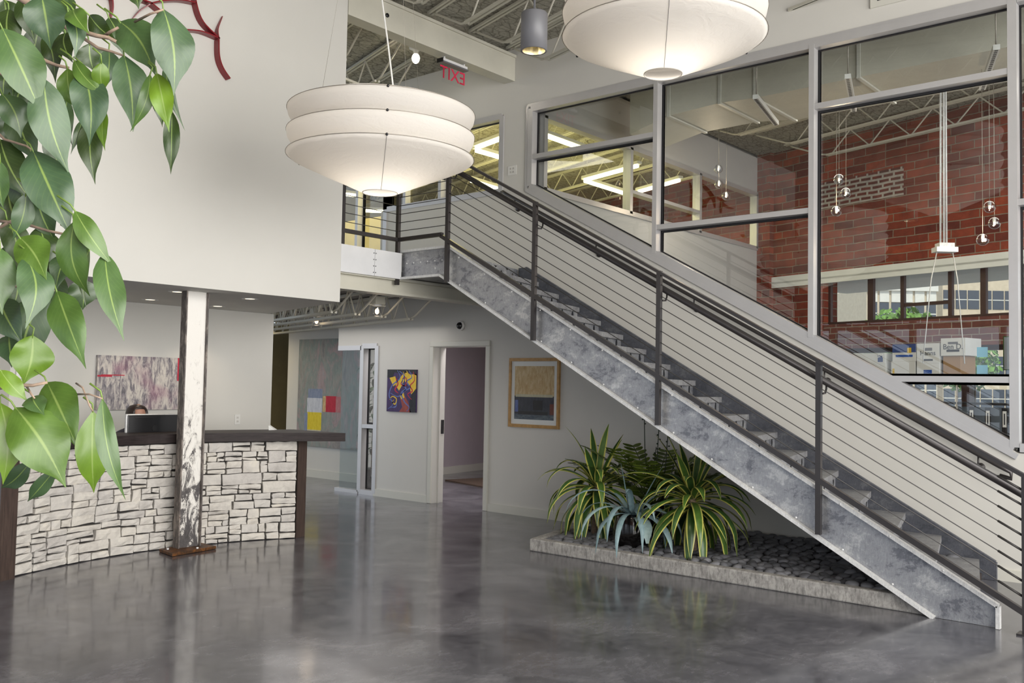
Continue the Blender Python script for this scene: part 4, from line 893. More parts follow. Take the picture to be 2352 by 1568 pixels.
RR = [.14, .13, .13, .08, .05, .06, .06, .045, .045, .035, .035, .03, .03, .085, .085, .06, .06, .045, .045, .035, .035]
for i, r_ in enumerate(RR): pb.skin_vertices[0].data[i].radius = (r_, r_)
pb.skin_vertices[0].data[0].use_root = True; pb.materials.append(MATS['blouse']); par(bo, pn)
hd.smooth = True; hd.tube([(4.87, 9.19, 1.10), (hx_, hy_+.01, hz_-.07)], [.05, .045], 12)
for sx_ in (-1, 1):
    hd.ball((hx_+sx_*.080, hy_+.01, hz_-.005), .022, .5, .8, 1.2, 8, 6); hd.ball((hx_+sx_*.033, hy_-.079, hz_+.014), .010, 1.2, .6, .7, 8, 6)
    bx0 = hx_+sx_*.11; by0 = 8.80
    hd.ball((bx0, by0-.05, .765), .040, 1, 1.1, .45, 10, 6)
    for f_ in range(4): hd.tube([(bx0-.027+.018*f_, by0-.08, .77), (bx0-.030+.020*f_, by0-.115-.006*(1.5-abs(f_-1.5)), .768), (bx0-.031+.021*f_, by0-.145-.01*(1.5-abs(f_-1.5)), .755)], [.009, .008, .007], 6)
    hd.tube([(bx0-sx_*.03, by0-.045, .765), (bx0-sx_*.055, by0-.08, .76), (bx0-sx_*.06, by0-.105, .752)], [.010, .009, .008], 6)
hd.build('head_and_hands', 'skin', pn)
lp_ = MB(); lp_.ball((hx_, hy_-.094, hz_-.055), .02, 1.1, .35, .35, 10, 6); lp_.build('mouth', 'paint_maroon', pn)
hr = MB(); hr.smooth = True; prof = []
N = 28
for row_ in range(11):
    f_ = row_/10; ring = []
    for k in range(N):
        th = 2*PI*k/N; dx, dy = math.sin(th), math.cos(th)   # dy<0 is the face side
        zz = hz_+.118-.36*f_**1.3; rr = .098*math.sqrt(max(.02, 1-(1-min(1, f_*2.6))**2))+.012*math.sin(f_*3)
        yy = hy_+.012+dy*rr*1.06; face = dy < -.80 and f_ > .26
        if face: yy = hy_+.01-.02; 
        ring.append(hr.vert((hx_+dx*rr*(1.0 if not face else .93), yy, zz)))
    prof.append(ring)
for r_ in range(10):
    for k in range(N): hr.face((prof[r_][k], prof[r_+1][k], prof[r_+1][(k+1) % N], prof[r_][(k+1) % N]))
hr.face(prof[0]); hr.build('hair', 'hair', pn)
oc = thing('office_chair', 'black office chair under the person behind the desk', 'chair', (4.87, 9.28, 0))
MB().box((4.65, 9.0, .33), (5.09, 9.42, .40)).build('seat', 'black_plastic', oc, .03); MB().box((4.68, 9.42, .48), (5.06, 9.47, .92)).build('backrest', 'black_plastic', oc, .03)
m = MB(); m.tube([(4.87, 9.25, .33), (4.87, 9.25, .06)], .025, 10); m.build('stem', 'grey_enamel', oc); m = MB(); m.bar((4.87, 9.43, .36), (4.87, 9.48, .5), .06, .02); m.build('back_support', 'grey_enamel', oc)
for k in range(5): a = 2*PI*k/5; MB().bar((4.87, 9.25, .06), (4.87+.27*math.cos(a), 9.25+.27*math.sin(a), .035), .04, .03).build('leg', 'grey_enamel', oc)

# ================================================================ THINGS ON WALLS
def picture(name, label, px, plane, val, depth, mat, cat='painting'):
    pass
A, B = P(221, 815, 1, 9.86), P(442, 824, 1, 9.86); C_ = P(218, 941, 1, 9.86)
cv = thing('abstract_painting', 'grey and white abstract canvas with crimson edges on the wall behind the desk', 'painting', ((A.x+B.x)/2, 9.85, (A.z+C_.z)/2))
MB().box((A.x, 9.815, C_.z), (B.x, 9.858, A.z)).build('canvas', 'canvas_grey', cv)
m = MB(); m.box((A.x, 9.8135, A.z-.23), (A.x+.16, 9.8155, A.z-.212)); m.box((A.x+.04, 9.813, A.z-.215), (A.x+.30, 9.815, A.z-.205)); m.build('crimson_stroke', 'wash_red', cv)
m = MB(); m.box((B.x-.21, 9.8135, A.z-.26), (B.x-.17, 9.8155, A.z-.0)); m.box((B.x-.19, 9.813, A.z-.30), (B.x-.16, 9.815, A.z-.12)); m.build('crimson_stroke', 'wash_red', cv)
t_ = thing('thermostat', 'white wall thermostat at the left end of the back wall', 'thermostat', P(52, 857, 1, 9.86)); q = P(52, 857, 1, 9.86)
MB().box((q.x-.07, 9.835, q.z-.06), (q.x+.07, 9.858, q.z+.06)).build('housing', 'white_plastic', t_, .015); MB().box((q.x-.03, 9.832, q.z-.045), (q.x+.045, 9.836, q.z+.045)).build('display', 'paper', t_)
def outlet(label, c, n_, gang=1):
    c = Vector(c); n_ = Vector(n_); s_ = n_.cross(Vector((0, 0, 1))); t_ = thing('wall_outlet', label, 'outlet', c); wd = .037*gang+.0
    m = MB(); m.prism([c-s_*wd-Vector((0, 0, .06)), c+s_*wd-Vector((0, 0, .06)), c+s_*wd+Vector((0, 0, .06)), c-s_*wd+Vector((0, 0, .06))], n_*.006); m.build('plate', 'white_plastic', t_, .002)
    for g in range(gang):
        o = s_*((g-(gang-1)/2)*.046*1.0)
        for dz in (-.022, .022): a = c+o+Vector((0, 0, dz)); MB().prism([a-s_*.014-Vector((0, 0, .014)), a+s_*.014-Vector((0, 0, .014)), a+s_*.014+Vector((0, 0, .014)), a-s_*.014+Vector((0, 0, .014))], n_*.0085).build('socket', 'wall_paint', t_)
        for dz in (-.022, .022):
            for dx in (-.006, .006): a = c+o+s_*dx+Vector((0, 0, dz)); MB().prism([a-s_*.0014-Vector((0, 0, .005)), a+s_*.0014-Vector((0, 0, .005)), a+s_*.0014+Vector((0, 0, .005)), a-s_*.0014+Vector((0, 0, .005))], n_*.0088).build('slot', 'black_plastic', t_)
    return t_
outlet('white single outlet on the back wall above the counter', P(545, 963, 1, 9.858), (0, -1, 0))
outlet('white double outlet high on the right wall beside the top handrail', P(1177, 391, 0, XW-.001), (-1, 0, 0), 2)
# large colour field painting on the far wall
bp = thing('large_painting', 'very large grey field painting with yellow, red and white blocks on the far wall', 'painting', (9.95, 12.5, 1.4))
xf_ = 9.979
MB().box((9.945, 11.70, .52), (xf_, 13.27, 2.33)).build('canvas', 'canvas_field', bp)
def blk(y0, y1, z0, z1, mat, k): MB().box((9.9445-.0004*k, y0, z0), (9.9455, y1, z1)).build('colour_block', mat, bp)
for k, q in enumerate(((12.60, 12.98, 1.33, 1.49, 'wash_blue'), (12.60, 13.0, 1.09, 1.335, 'wash_white'), (12.61, 12.99, .80, 1.095, 'wash_yellow'), (12.62, 12.98, .74, .80, 'wash_cream'), (12.22, 12.52, 1.11, 1.375, 'wash_red'), (12.50, 12.58, 1.11, 1.37, 'wash_ochre'), (12.12, 12.24, 1.11, 1.37, 'wash_pink'), (12.98, 13.06, .78, 1.08, 'wash_blue'))): blk(*q, k)
# swirling painting beside the door
sp = thing('swirl_painting', 'small purple, yellow and black swirl painting left of the door', 'painting', (XW-.02, 9.65, 1.5)); y0, y1, z0, z1 = 9.36, 9.95, 1.21, 1.80; xs = XW-.026
MB().box((xs, y0, z0), (XW-.001, y1, z1)).build('canvas', 'wash_purple', sp)
def uvp(u, v, k=0): return Vector((xs-.0006-.0004*k, y1-(y1-y0)*u, z0+(z1-z0)*v))
def patch(pts, mat, k): MB().prism([uvp(u, v, k) for u, v in pts], (.0005, 0, 0)).build('painted_shape', mat, sp)
patch([(0, .8), (.0, 1), (1, 1), (1, .86), (.78, .95), (.5, .9), (.25, .93), (.2, .82)], 'wash_black', 0); patch([(.08, .8), (.28, .84), (.33, .66), (.22, .60)], 'paint_gold', 0)
patch([(.62, .96), (.8, .88), (1, .9), (1, .55), (.84, .42), (.78, .62), (.62, .72)], 'paint_gold', 0); patch([(.85, .42), (1, .56), (1, 0), (.8, .0), (.78, .25)], 'wash_black', 0); patch([(.48, .3), (.6, .40), (.74, .25), (.84, .0), (.44, 0), (.55, .12)], 'paint_maroon', 0)
patch([(.3, .62), (.42, .78), (.55, .9), (.6, .75), (.5, .6), (.42, .5)], 'paint_gold', 0); patch([(.45, .38), (.58, .47), (.62, .34), (.5, .3)], 'paint_gold', 1)
def stroke(pts, wd, mat, k):
    m = MB(); V = [Vector(p) for p in pts]; P2 = []
    for i in range(len(V)-1):
        a, b = V[max(i-1, 0)], V[i]; c, d = V[i+1], V[min(i+2, len(V)-1)]
        for j in range(6):
            t = j/6; P2.append(.5*((2*b)+(-a+c)*t+(2*a-5*b+4*c-d)*t*t+(-a+3*b-3*c+d)*t**3))
    P2.append(V[-1]); prev = None
    for i, p in enumerate(P2):
        d = (P2[min(i+1, len(P2)-1)]-P2[max(i-1, 0)]).normalized(); n_ = Vector((-d.y, d.x)); f_ = wd*(.35+.65*math.sin(PI*min(.95, max(.05, i/(len(P2)-1)))))
        q = [m.vert(uvp(*(p+n_*f_), k)), m.vert(uvp(*(p-n_*f_), k))]
        if prev: m.face((prev[0], prev[1], q[1], q[0]))
        prev = q
    m.build('brush_stroke', mat, sp)
for pts, wd, mat in (([(.35, .98), (.45, .80), (.18, .62), (.08, .38), (.22, .18), (.05, .06)], .018, 'paint_blue'), ([(.42, .96), (.58, .86), (.52, .68), (.66, .55), (.50, .44), (.62, .24), (.78, .12), (.70, .02)], .02, 'paint_blue'), ([(.75, .98), (.85, .82), (.68, .72), (.80, .58), (.62, .5), (.40, .36), (.12, .44)], .018, 'paint_blue'),
                     ([(.9, .95), (.94, .75), (.80, .62), (.88, .5), (.72, .42), (.86, .3)], .016, 'wash_red'), ([(.30, .8), (.38, .66), (.28, .52), (.40, .44)], .02, 'wash_red'), ([(.52, .78), (.66, .8), (.64, .62), (.48, .66), (.54, .74)], .014, 'wash_red'), ([(.1, .28), (.2, .36), (.34, .3), (.3, .18), (.2, .22), (.25, .28)], .016, 'paint_gold'), ([(.14, .1), (.32, .12), (.36, .26)], .016, 'paint_blue'), ([(.55, .95), (.62, .86), (.7, .92), (.66, .97)], .014, 'paint_gold')): stroke(pts, wd, mat, 2)
# framed print right of the door
fp_ = thing('framed_print', 'ochre and navy abstract print in an oak frame on the wall under the stairs', 'painting', (XW-.02, 7.28, 1.5)); y0, y1, z0, z1 = 6.885, 7.68, 1.09, 1.95
f = MB()
for a, b, c, d in ((y0, y1, z0, z0+.04), (y0, y1, z1-.04, z1), (y0, y0+.032, z0+.0401, z1-.0401), (y1-.032, y1, z0+.0401, z1-.0401)): f.box((XW-.035, a, c), (XW-.001, b, d))
f.build('frame', 'oak', fp_); MB().box((XW-.015, y0+.03, z0+.04), (XW-.004, y1-.03, z1-.04)).build('mat_board', 'paper', fp_)
ya, yb, za_, zb_ = y0+.085, y1-.085, z0+.10, z1-.10
pr = MB().box((XW-.017, ya, za_), (XW-.015, yb, zb_)).build('print', 'wash_ochre', fp_)
for k, (a, b, c, d, mt) in enumerate(((0, 1, .09, .44, 'wash_navy'), (0, 1, 0, .10, 'wash_slate'), (.03, .97, .42, .47, 'wash_cream'), (0, .10, .1, .30, 'wash_rust'), (.90, .98, .14, .36, 'paint_blue'), (.28, .52, .18, .36, 'wash_black'), (.15, .9, .09, .15, 'wash_black'))): MB().box((XW-.0175-.0003*k, ya+(yb-ya)*a, za_+(zb_-za_)*c), (XW-.0165, ya+(yb-ya)*b, za_+(zb_-za_)*d)).build('painted_band', mt, pr)
MB().box((XW-.026, y0+.032, z0+.04), (XW-.024, y1-.032, z1-.04)).build('glazing', 'acrylic', fp_)
# dome camera
dc = thing('dome_camera', 'black dome security camera in a white ring above the doorway', 'camera', P(1060, 748, 0, XW)); q = P(1060, 748, 0, XW)
MB().lathe((XW-.001, q.y, q.z), [(0, 0), (.065, 0), (.066, .03), (.052, .042), (.048, .03), (0, .03)], 28, (-1, 0, 0)).build('ring', 'white_plastic', dc); MB().lathe((XW-.03, q.y, q.z), [(.048, 0), (.044, .02), (.030, .036), (0, .044)], 24, (-1, 0, 0)).build('dome', 'rubber_black', dc)
# supply grille
gr = thing('air_grille', 'white louvred air grille above the tall right window', 'grille', (XW-.01, 2.7, 5.55)); m = MB()
for a, b, c, d in ((2.25, 3.18, 5.315, 5.37), (2.25, 3.18, 5.75, 5.80), (2.25, 2.30, 5.3701, 5.7499), (3.12, 3.18, 5.3701, 5.7499)): m.box((XW-.02, a, c), (XW-.001, b, d))
m.build('frame', 'trim_paint', gr); m = MB()
for k in range(12): z = 5.385+.03*k; m.prism([(XW-.016, 2.3, z), (XW-.002, 2.3, z+.018), (XW-.002, 2.3, z+.021), (XW-.016, 2.3, z+.004)], (0, .82, 0))
m.build('louvres', 'trim_paint', gr); MB().box((XW-.0015, 2.3, 5.37), (XW-.0005, 3.12, 5.75)).build('duct_opening', 'black_plastic', gr)
# red wall sculpture: curved plates standing off the bulkhead
ws = thing('wall_sculpture', 'dark red wall sculpture of curved metal strips high on the bulkhead', 'sculpture', (4.4, BY-.03, 4.8))
def strip(pts, d0, d1, w0=.012, w1=.012):
    m = MB(); V = [P(px*1.0, py*1.0, 1, BY-.04) for px, py in pts]; n = len(V); prev = None
    fine = []
    for i in range(n-1):
        a, b, c, d = V[max(i-1, 0)], V[i], V[i+1], V[min(i+2, n-1)]
        for j in range(5): t = j/5; fine.append(.5*((2*b)+(-a+c)*t+(2*a-5*b+4*c-d)*t*t+(-a+3*b-3*c+d)*t**3))
    fine.append(V[-1])
    for i, p in enumerate(fine):
        f_ = i/(len(fine)-1); d = (fine[min(i+1, len(fine)-1)]-fine[max(i-1, 0)]).normalized(); n_ = Vector((-d.z, 0, d.x)); wd = (w0+(w1-w0)*f_)/2; dp = d0+(d1-d0)*f_
        q = [m.vert(Vector((p.x, BY-.004-dp, p.z))+n_*wd), m.vert(Vector((p.x, BY-.004-dp, p.z))-n_*wd), m.vert(Vector((p.x, BY-.004, p.z))-n_*wd), m.vert(Vector((p.x, BY-.004, p.z))+n_*wd)]
        if prev:
            for j in range(4): m.face((prev[j], prev[(j+1) % 4], q[(j+1) % 4], q[j]))
        else: m.face(q[::-1])
        prev = q
    m.face(prev); m.build('curved_strip', 'red_enamel', ws)
strip([(0, 52), (14, 50), (34, 50)], .075, .075); strip([(225, -30), (285, -12), (342, 8)], .075, .075); strip([(342, 8), (375, 36), (400, 66), (412, 92)], .075, .075); strip([(342, 10), (370, 4), (410, 2), (446, 8)], .075, .075)
strip([(444, -24), (446, 8), (462, 52), (500, 90)], .075, .075); strip([(420, 70), (460, 74), (500, 90)], .075, .075); strip([(498, 88), (500, 66), (514, 36)], .075, .02, .01, .004); strip([(498, 92), (499, 130), (508, 158), (524, 182)], .075, .075); strip([(252, -20), (258, 16), (256, 40)], .075, .03); strip([(340, 12), (322, 24), (307, 42)], .075, .02, .01, .004); strip([(150, -30), (205, -12), (252, -4)], .075, .075)

# ================================================================ LAMPS
def tiered_lamp(label, px, py, depth, tiers, R_, cord_px, power, seed, base=None):
    B0 = Vector(base) if base is not None else D(px, py, depth)
    t_ = thing('pendant_lamp', label, 'lamp', B0, 'tiered fabric pendant lamps'); s_ = R_/.735
    prof = [(.137, 0), (.30, .072), (.48, .150), (.62, .212), (.70, .250), (.732, .276)]
    z = .276
    for k in range(tiers):
        if k: prof += [(.60, z), (.655, z+.02), (.70, z+.06), (.726, z+.105), (.735, z+.150)]; z += .150
        if k < tiers-1: prof += [(.728, z+.010), (.60, z+.022)]; z += .025
    prof += [(.70, z+.02), (.55, z+.06), (.30, z+.09), (.10, z+.10)]; zt = z+.10
    rg_ = random.Random(seed)
    m = MB(); m.lathe(B0, [(r_*s_, z_*s_) for r_, z_ in prof], 72); 
    for i, v in enumerate(m.v):
        l = v-B0; n_ = noise.noise(l*4+Vector((seed, 0, 0)))*.004+noise.noise(l*11+Vector((0, seed, 0)))*.002; rr = math.hypot(l.x, l.y)
        if rr > .2*s_: m.v[i] = v+Vector((l.x, l.y, 0)).normalized()*n_+Vector((0, 0, n_*.8))
    m.build('shade', 'shade_fabric', t_)
    m = MB(); rn = [(B0+Vector((.137*s_*math.cos(2*PI*k/40), .137*s_*math.sin(2*PI*k/40), 0))) for k in range(41)]; m.tube(rn, .004, 6, False); m.build('bottom_ring', 'shade_fabric', t_)
    # seam thread and clips on the side facing the room's corner
    a_ = math.atan2(-B0.y, -B0.x)+.05; m = MB(); dirv = Vector((math.cos(a_), math.sin(a_), 0))
    m.tube([B0+dirv*(r_*s_+.002)+Vector((0, 0, z_*s_-.001)) for r_, z_ in prof[:6]], .0016, 5); m.build('seam_thread', 'grey_enamel', t_)
    z = .276
    for k in range(tiers):
        for da in (0, 2.09, 4.19):
            d_ = Vector((math.cos(a_+da), math.sin(a_+da), 0)); MB().ball(B0+d_*(.738*s_)+Vector((0, 0, (.276+.175*k)*s_)), .011, n=8, m=6).build('clip', 'black_plastic', t_)
    for k in range(tiers): MB().tube([B0+Vector((.737*s_*math.cos(2*PI*j/64), .737*s_*math.sin(2*PI*j/64), (.279+.175*k)*s_)) for j in range(65)], .0028, 5, False).build('rim_wire', 'cable_steel', t_)
    top = B0+Vector((0, 0, zt*s_)); m = MB()
    cp = [top-Vector((0, 0, .25))] + cord_px(top); m.tube(cp, .007, 8); m.build('cord', 'white_plastic', t_)
    m = MB(); 
    for da in (0.3, 2.4, 4.5):
        d_ = Vector((math.cos(a_+da), math.sin(a_+da), 0)); m.tube([B0+d_*.5*s_+Vector((0, 0, (zt-.04)*s_)), Vector((top.x+d_.x*.2, top.y+d_.y*.2, ZC))], .0012, 4)
    m.build('suspension_wire', 'cable_steel', t_)
    bz = B0+Vector((0, 0, .26*s_)); MB().ball(bz, .045, n=14, m=10).build('bulb', 'bulb_glow', t_)
    lamp('pendant_bulb', 'POINT', bz, power, (1, .90, .78), size=.12)
    return t_
def cordL(top): return [top+Vector((.04, -.03, .02)), top+Vector((.07, -.05, .10)), top+Vector((.03, -.02, .45)), top+Vector((-.03, .02, .9)), top+Vector((-.03, .02, 1.4)), Vector((top.x, top.y, ZC))]
def cordR(top): return [top+Vector((0, 0, .1)), Vector((top.x, top.y, ZC))]
tiered_lamp('white tiered fabric pendant lamp in front of the bulkhead corner, hung on a wavy cord', 873, 443, 7.4, 3, .735, cordL, 15, 1)
tiered_lamp('white tiered fabric pendant lamp in front of the tall glazing, cut by the top edge', 1523, 170, 6.8, 5, .735, cordR, 15, 2)
tiered_lamp('white five-tier pendant lamp, seen as a pale reflection in the tall window', 0, 0, 0, 5, .80, cordR, 34, 3, base=(1.3, 6.5, 3.75))
def cyl_light(c, label, drop):
    c = Vector(c); t_ = thing('cylinder_downlight', label, 'lamp', c, 'cylinder downlights'); r_ = .094
    m = MB(); m.lathe(c, [(r_*.86, 0), (r_, 0), (r_, .262), (r_*.95, .27), (0, .272)], 40); m.build('housing', 'grey_enamel', t_)
    MB().lathe(c, [(r_*.86, .001), (r_*.75, .06), (r_*.6, .14), (.0, .16)], 32).build('reflector', 'reflector', t_)
    MB().ball(c+Vector((0, 0, .11)), .028, n=10, m=8).build('bulb', 'warm_glow', t_)
    MB().tube([c+Vector((0, 0, .27)), Vector((c.x, c.y, ZC))], .008, 8).build('rod', 'grey_enamel', t_)
    lamp('cylinder_bulb', 'SPOT', c+Vector((0, 0, .05)), 60, (1, .88, .7), size=.05, spot=1.9)
cyl_light(D(1226, 117, 6.6), 'grey cylinder downlight hung on a rod between the beam and the large lamp', 2)
bl = thing('bare_bulb_light', 'bare round bulb in a white porcelain holder on the ceiling above the landing', 'lamp', P(955, 132, 2, 5.66)); q = P(955, 134, 2, 5.66)
MB().ball(q, .055, .9, .9, 1.2, 16, 12).build('bulb', 'bulb_glow', bl); m = MB(); m.lathe(q+Vector((0, 0, .05)), [(.03, 0), (.035, .06), (.085, .07), (.085, .10), (0, .11)], 24); m.build('holder', 'white_plastic', bl)
MB().box((q.x-.10, q.y-.10, q.z+.165), (q.x+.10, q.y+.10, ZC)).build('junction_box', 'steel_paint', bl); lamp('bare_bulb', 'POINT', q-Vector((0, 0, .02)), 45, (1, .92, .75), size=.05)
def jar_light(px, py, y, label):
    q = P(px, py, 1, y); t_ = thing('jar_light', label, 'lamp', q, 'jar lights on the lower joists')
    MB().box((q.x-.075, q.y-.06, q.z+.075), (q.x+.075, q.y+.06, q.z+.17)).build('mounting_box', 'steel_paint', t_, .006)
    m = MB(); m.lathe(q, [(.0, -.07), (.045, -.065), (.052, -.02), (.050, .05)], 20); m.build('jar', 'globe_glass', t_); MB().ball(q-Vector((0, 0, .01)), .026, 1, 1, 1.4, 12, 8).build('bulb', 'warm_glow', t_)
    m = MB(); m.lathe(q+Vector((0, 0, .05)), [(.05, 0), (.06, .012), (.055, .025), (0, .027)], 20); m.build('cap', 'galvanised_lip', t_); m = MB(); m.bar(q+Vector((-.13, 0, .062)), q+Vector((.13, 0, .062)), .02, .012); m.build('clamp_bar', 'steel_paint', t_)
    MB().tube([q+Vector((0, 0, .165)), Vector((q.x, q.y, 2.803))], .010, 8).build('stem', 'steel_paint', t_)
    lamp('jar_bulb', 'POINT', q-Vector((0, 0, .10)), 1.0, (1, .80, .58), size=.10)
jar_light(866, 713, 8.55, 'lit glass jar light clamped under the white joists, closer to the doorway'); jar_light(727, 736, 10.6, 'lit glass jar light under the white joists, farther back near the big painting')
for k, (px, py, lb) in enumerate(((408, 670, 'recessed soffit downlight just left of the steel column'), (345, 688, 'recessed soffit downlight above the canvas behind the desk'), (574, 686, 'recessed soffit downlight right of the steel column near the front edge'), (500, 703, 'recessed soffit downlight at the back right of the column'), (232, 652, 'recessed soffit downlight beside the hanging ficus leaves'))):
    q = P(px, py, 2, SZ); t_ = thing('recessed_downlight', lb, 'lamp', q, 'recessed downlights in the desk soffit'); m = MB(); m.lathe((q.x, q.y, SZ-.002), [(.05, .003), (.05, 0), (.085, 0), (.085, .003)], 24, close=True); m.build('trim_ring', 'aluminium', t_); MB().lathe((q.x, q.y, SZ-.0015), [(0, 0), (.049, 0), (.049, .001), (0, .001)], 20).build('lens', 'spot_glow', t_)
    lamp('recessed_bulb', 'SPOT', (q.x, q.y, SZ-.02), 10, (1, .85, .65), size=.04, spot=1.8)
# exit sign hung under the roof beam, seen from behind
ex = thing('exit_sign', 'clear acrylic EXIT sign with red letters hung under the roof beam, read from behind', 'sign', P(1040, 150, 1, 7.84)); yE = 7.80
a, b = P(1013, 143, 1, yE), P(1069, 164, 1, yE); zt_ = 5.47
m = MB(); m.box((a.x, yE-.035, zt_-.03), (b.x, yE+.035, zt_+.004)); m.build('canopy', 'galvanised_bright', ex); MB().box((a.x-.01, yE-.045, zt_-.05), (b.x+.01, yE+.045, zt_-.031)).build('trim', 'grey_enamel', ex)
MB().box((a.x-.02, yE-.05, zt_-.048), (a.x-.011, yE+.05, zt_+.0)).build('end_cap', 'black_plastic', ex); m = MB(); m.box((a.x+.03, yE-.02, zt_+.0041), (a.x+.05, yE+.02, 5.50)); m.build('bracket', 'galvanised_lip', ex); m = MB(); m.box((b.x-.05, yE-.02, zt_+.0041), (b.x-.03, yE+.02, 5.50)); m.build('bracket', 'galvanised_lip', ex)
MB().box((a.x+.02, yE-.004, zt_-.27), (b.x-.02, yE+.004, zt_-.051)).build('panel', 'acrylic', ex)
cx_ = (a.x+b.x)/2
text('lettering', 'EXIT', .215, 'exit_red', (cx_, yE+.006, zt_-.155), (-1, 0, 0), (0, 0, 1), ex, depth=.002)
# thin wires hanging by the beam
# ================================================================ CONFERENCE ROOM AND OFFICE CONTENTS
du = thing('air_duct', 'large cream rectangular air duct with seams under the conference room ceiling', 'duct', (10.8, 3, 5.3))
m = MB(); path = [(6.75, 10.25, 11.1, 4.93), (6.1, 10.12, 11.05, 5.03), (5.45, 10.28, 11.32, 5.12), (5.0, 10.30, 11.45, 5.10), (-4.2, 10.12, 11.3, 5.07)]
for i in range(len(path)-1):
    (y0, a0, b0, z0), (y1, a1, b1, z1) = path[i], path[i+1]; zt0, zt1 = 5.70, 5.70
    v = [m.vert(p) for p in ((a0, y0, z0), (b0, y0, z0), (b0, y0, zt0), (a0, y0, zt0), (a1, y1, z1), (b1, y1, z1), (b1, y1, zt1), (a1, y1, zt1))]
    for q in ((0, 4, 5, 1), (1, 5, 6, 2), (2, 6, 7, 3), (3, 7, 4, 0)): m.face([v[k] for k in q])
    if i == 0: m.face([v[k] for k in (0, 1, 2, 3)])
m.build('duct_run', 'steel_paint', du)
for y, a, b, z in ((6.08, 10.12, 11.05, 5.03), (5.46, 10.28, 11.32, 5.12), (5.0, 10.30, 11.45, 5.10), (3.75, 10.27, 11.43, 5.095), (1.9, 10.2, 11.4, 5.085)):
    f = MB(); f.box((a-.025, y-.02, z-.022), (b+.02, y+.02, z-.0005)); f.box((a-.024, y-.019, z-.0004), (a-.0005, y+.019, 5.70)); f.build('seam_flange', 'trim_paint', du)
for k, (p0, p1, lb) in enumerate((((1735, 222), (1783, 283), 'white slotted hanging channel below the duct, at the left tall pane'), ((1947, 175), (1961, 252), 'white slotted hanging channel below the duct, left of the conduit drop'), ((2289, 108), (2256, 202), 'white slotted hanging channel below the duct, close to the right mullion'))):
    z = 4.85; a, b = P(*p0, 2, z), P(*p1, 2, z); t_ = thing('slotted_channel', lb, 'hanger', (a+b)/2, 'slotted hanging channels in the conference room'); d_ = (b-a).normalized()
    m = MB(); m.bar(a, b, .06, .05); m.build('channel', 'white_plastic', t_); sl_ = MB(); n = 22
    sd_ = Vector((0, 0, 1)).cross(d_)
    for j in range(n): c_ = a+(b-a)*((j+.5)/n); sl_.bar(c_-d_*.016, c_+d_*.016, .030, .054)
    sl_.build('slots', 'black_plastic', t_); MB().tube([a+d_*.05, Vector((a.x+d_.x*.05, a.y+d_.y*.05, 5.755))], .007, 6).build('rod', 'cable_steel', t_)
gl = [((1650, 388), 13.8, 'highest of the three globes near the white back wall'), ((1651, 423), 13.8, 'middle one of the three globes near the white back wall'), ((1668, 450), 13.8, 'lowest of the three globes near the white back wall'), ((1927, 412), 11.3, 'highest of the three globes right of the middle mullion'), ((1943, 443), 11.3, 'middle one of the three globes right of the middle mullion'), ((1921, 485), 11.3, 'lowest of the three globes right of the middle mullion'), ((2273, 475), 10, 'highest of the three globes beside the right mullion'), ((2284, 512), 10, 'middle one of the three globes beside the right mullion'), ((2257, 550), 10, 'lowest of the three globes beside the right mullion')]
for (px, py), dp, lb in gl:
    q = D(px, py, dp); t_ = thing('globe_pendant', 'clear glass globe pendant, '+lb, 'lamp', q, 'glass globe pendants in the conference room'); MB().ball(q, .064, n=24, m=16).build('globe', 'globe_glass', t_); m = MB(); m.lathe(q, [(0, -.026), (.011, -.022), (.012, .0), (.010, .012)], 12); m.build('bulb', 'warm_glow', t_)
    m = MB(); m.lathe(q, [(.017, .013), (.018, .05), (.010, .064), (0, .066)], 12); m.build('socket', 'galvanised_lip', t_); MB().tube([q+Vector((0, 0, .06)), Vector((q.x, q.y, 5.76))], .003, 5).build('cord', 'cable_steel', t_)
for dp in ((1657, 425, 13.6), (1930, 440, 11.2), (2270, 510, 9.9)): lamp('globe_bulbs', 'POINT', D(*dp)-Vector((0, 0, .2)), 14, (1, .8, .55), size=.05)
q = D(2170, 570, 10.6); t_ = thing('ceiling_power_box', 'grey metal power box hung from the ceiling on conduits with two hanging cords', 'box', q); u_ = Vector((.65, -.76, 0))
m = MB(); m.bar(q-u_*.085+Vector((0, 0, .03)), q+u_*.085+Vector((0, 0, .03)), .12, .05); m.build('junction_box', 'galvanised_lip', t_); m = MB(); m.bar(q-u_*.12-Vector((0, 0, .02)), q+u_*.12-Vector((0, 0, .02)), .14, .055); m.build('outlet_box', 'galvanised_bright', t_)
for dx in (-.05, -.01, .02): MB().tube([q+u_*dx+Vector((0, 0, .05)), q+u_*dx*.8+Vector((0, 0, 5.74-q.z))], .011, 8).build('conduit', 'galvanised_lip', t_)
for dx, dx2 in ((-.09, -.25), (.09, .22)): MB().tube([q+u_*dx-Vector((0, 0, .045)), q+u_*(dx*.6+dx2*.4)-Vector((0, 0, .35)), q+u_*dx2-Vector((0, 0, 1.30))], .006, 6).build('hanging_cord', 'white_plastic', t_)
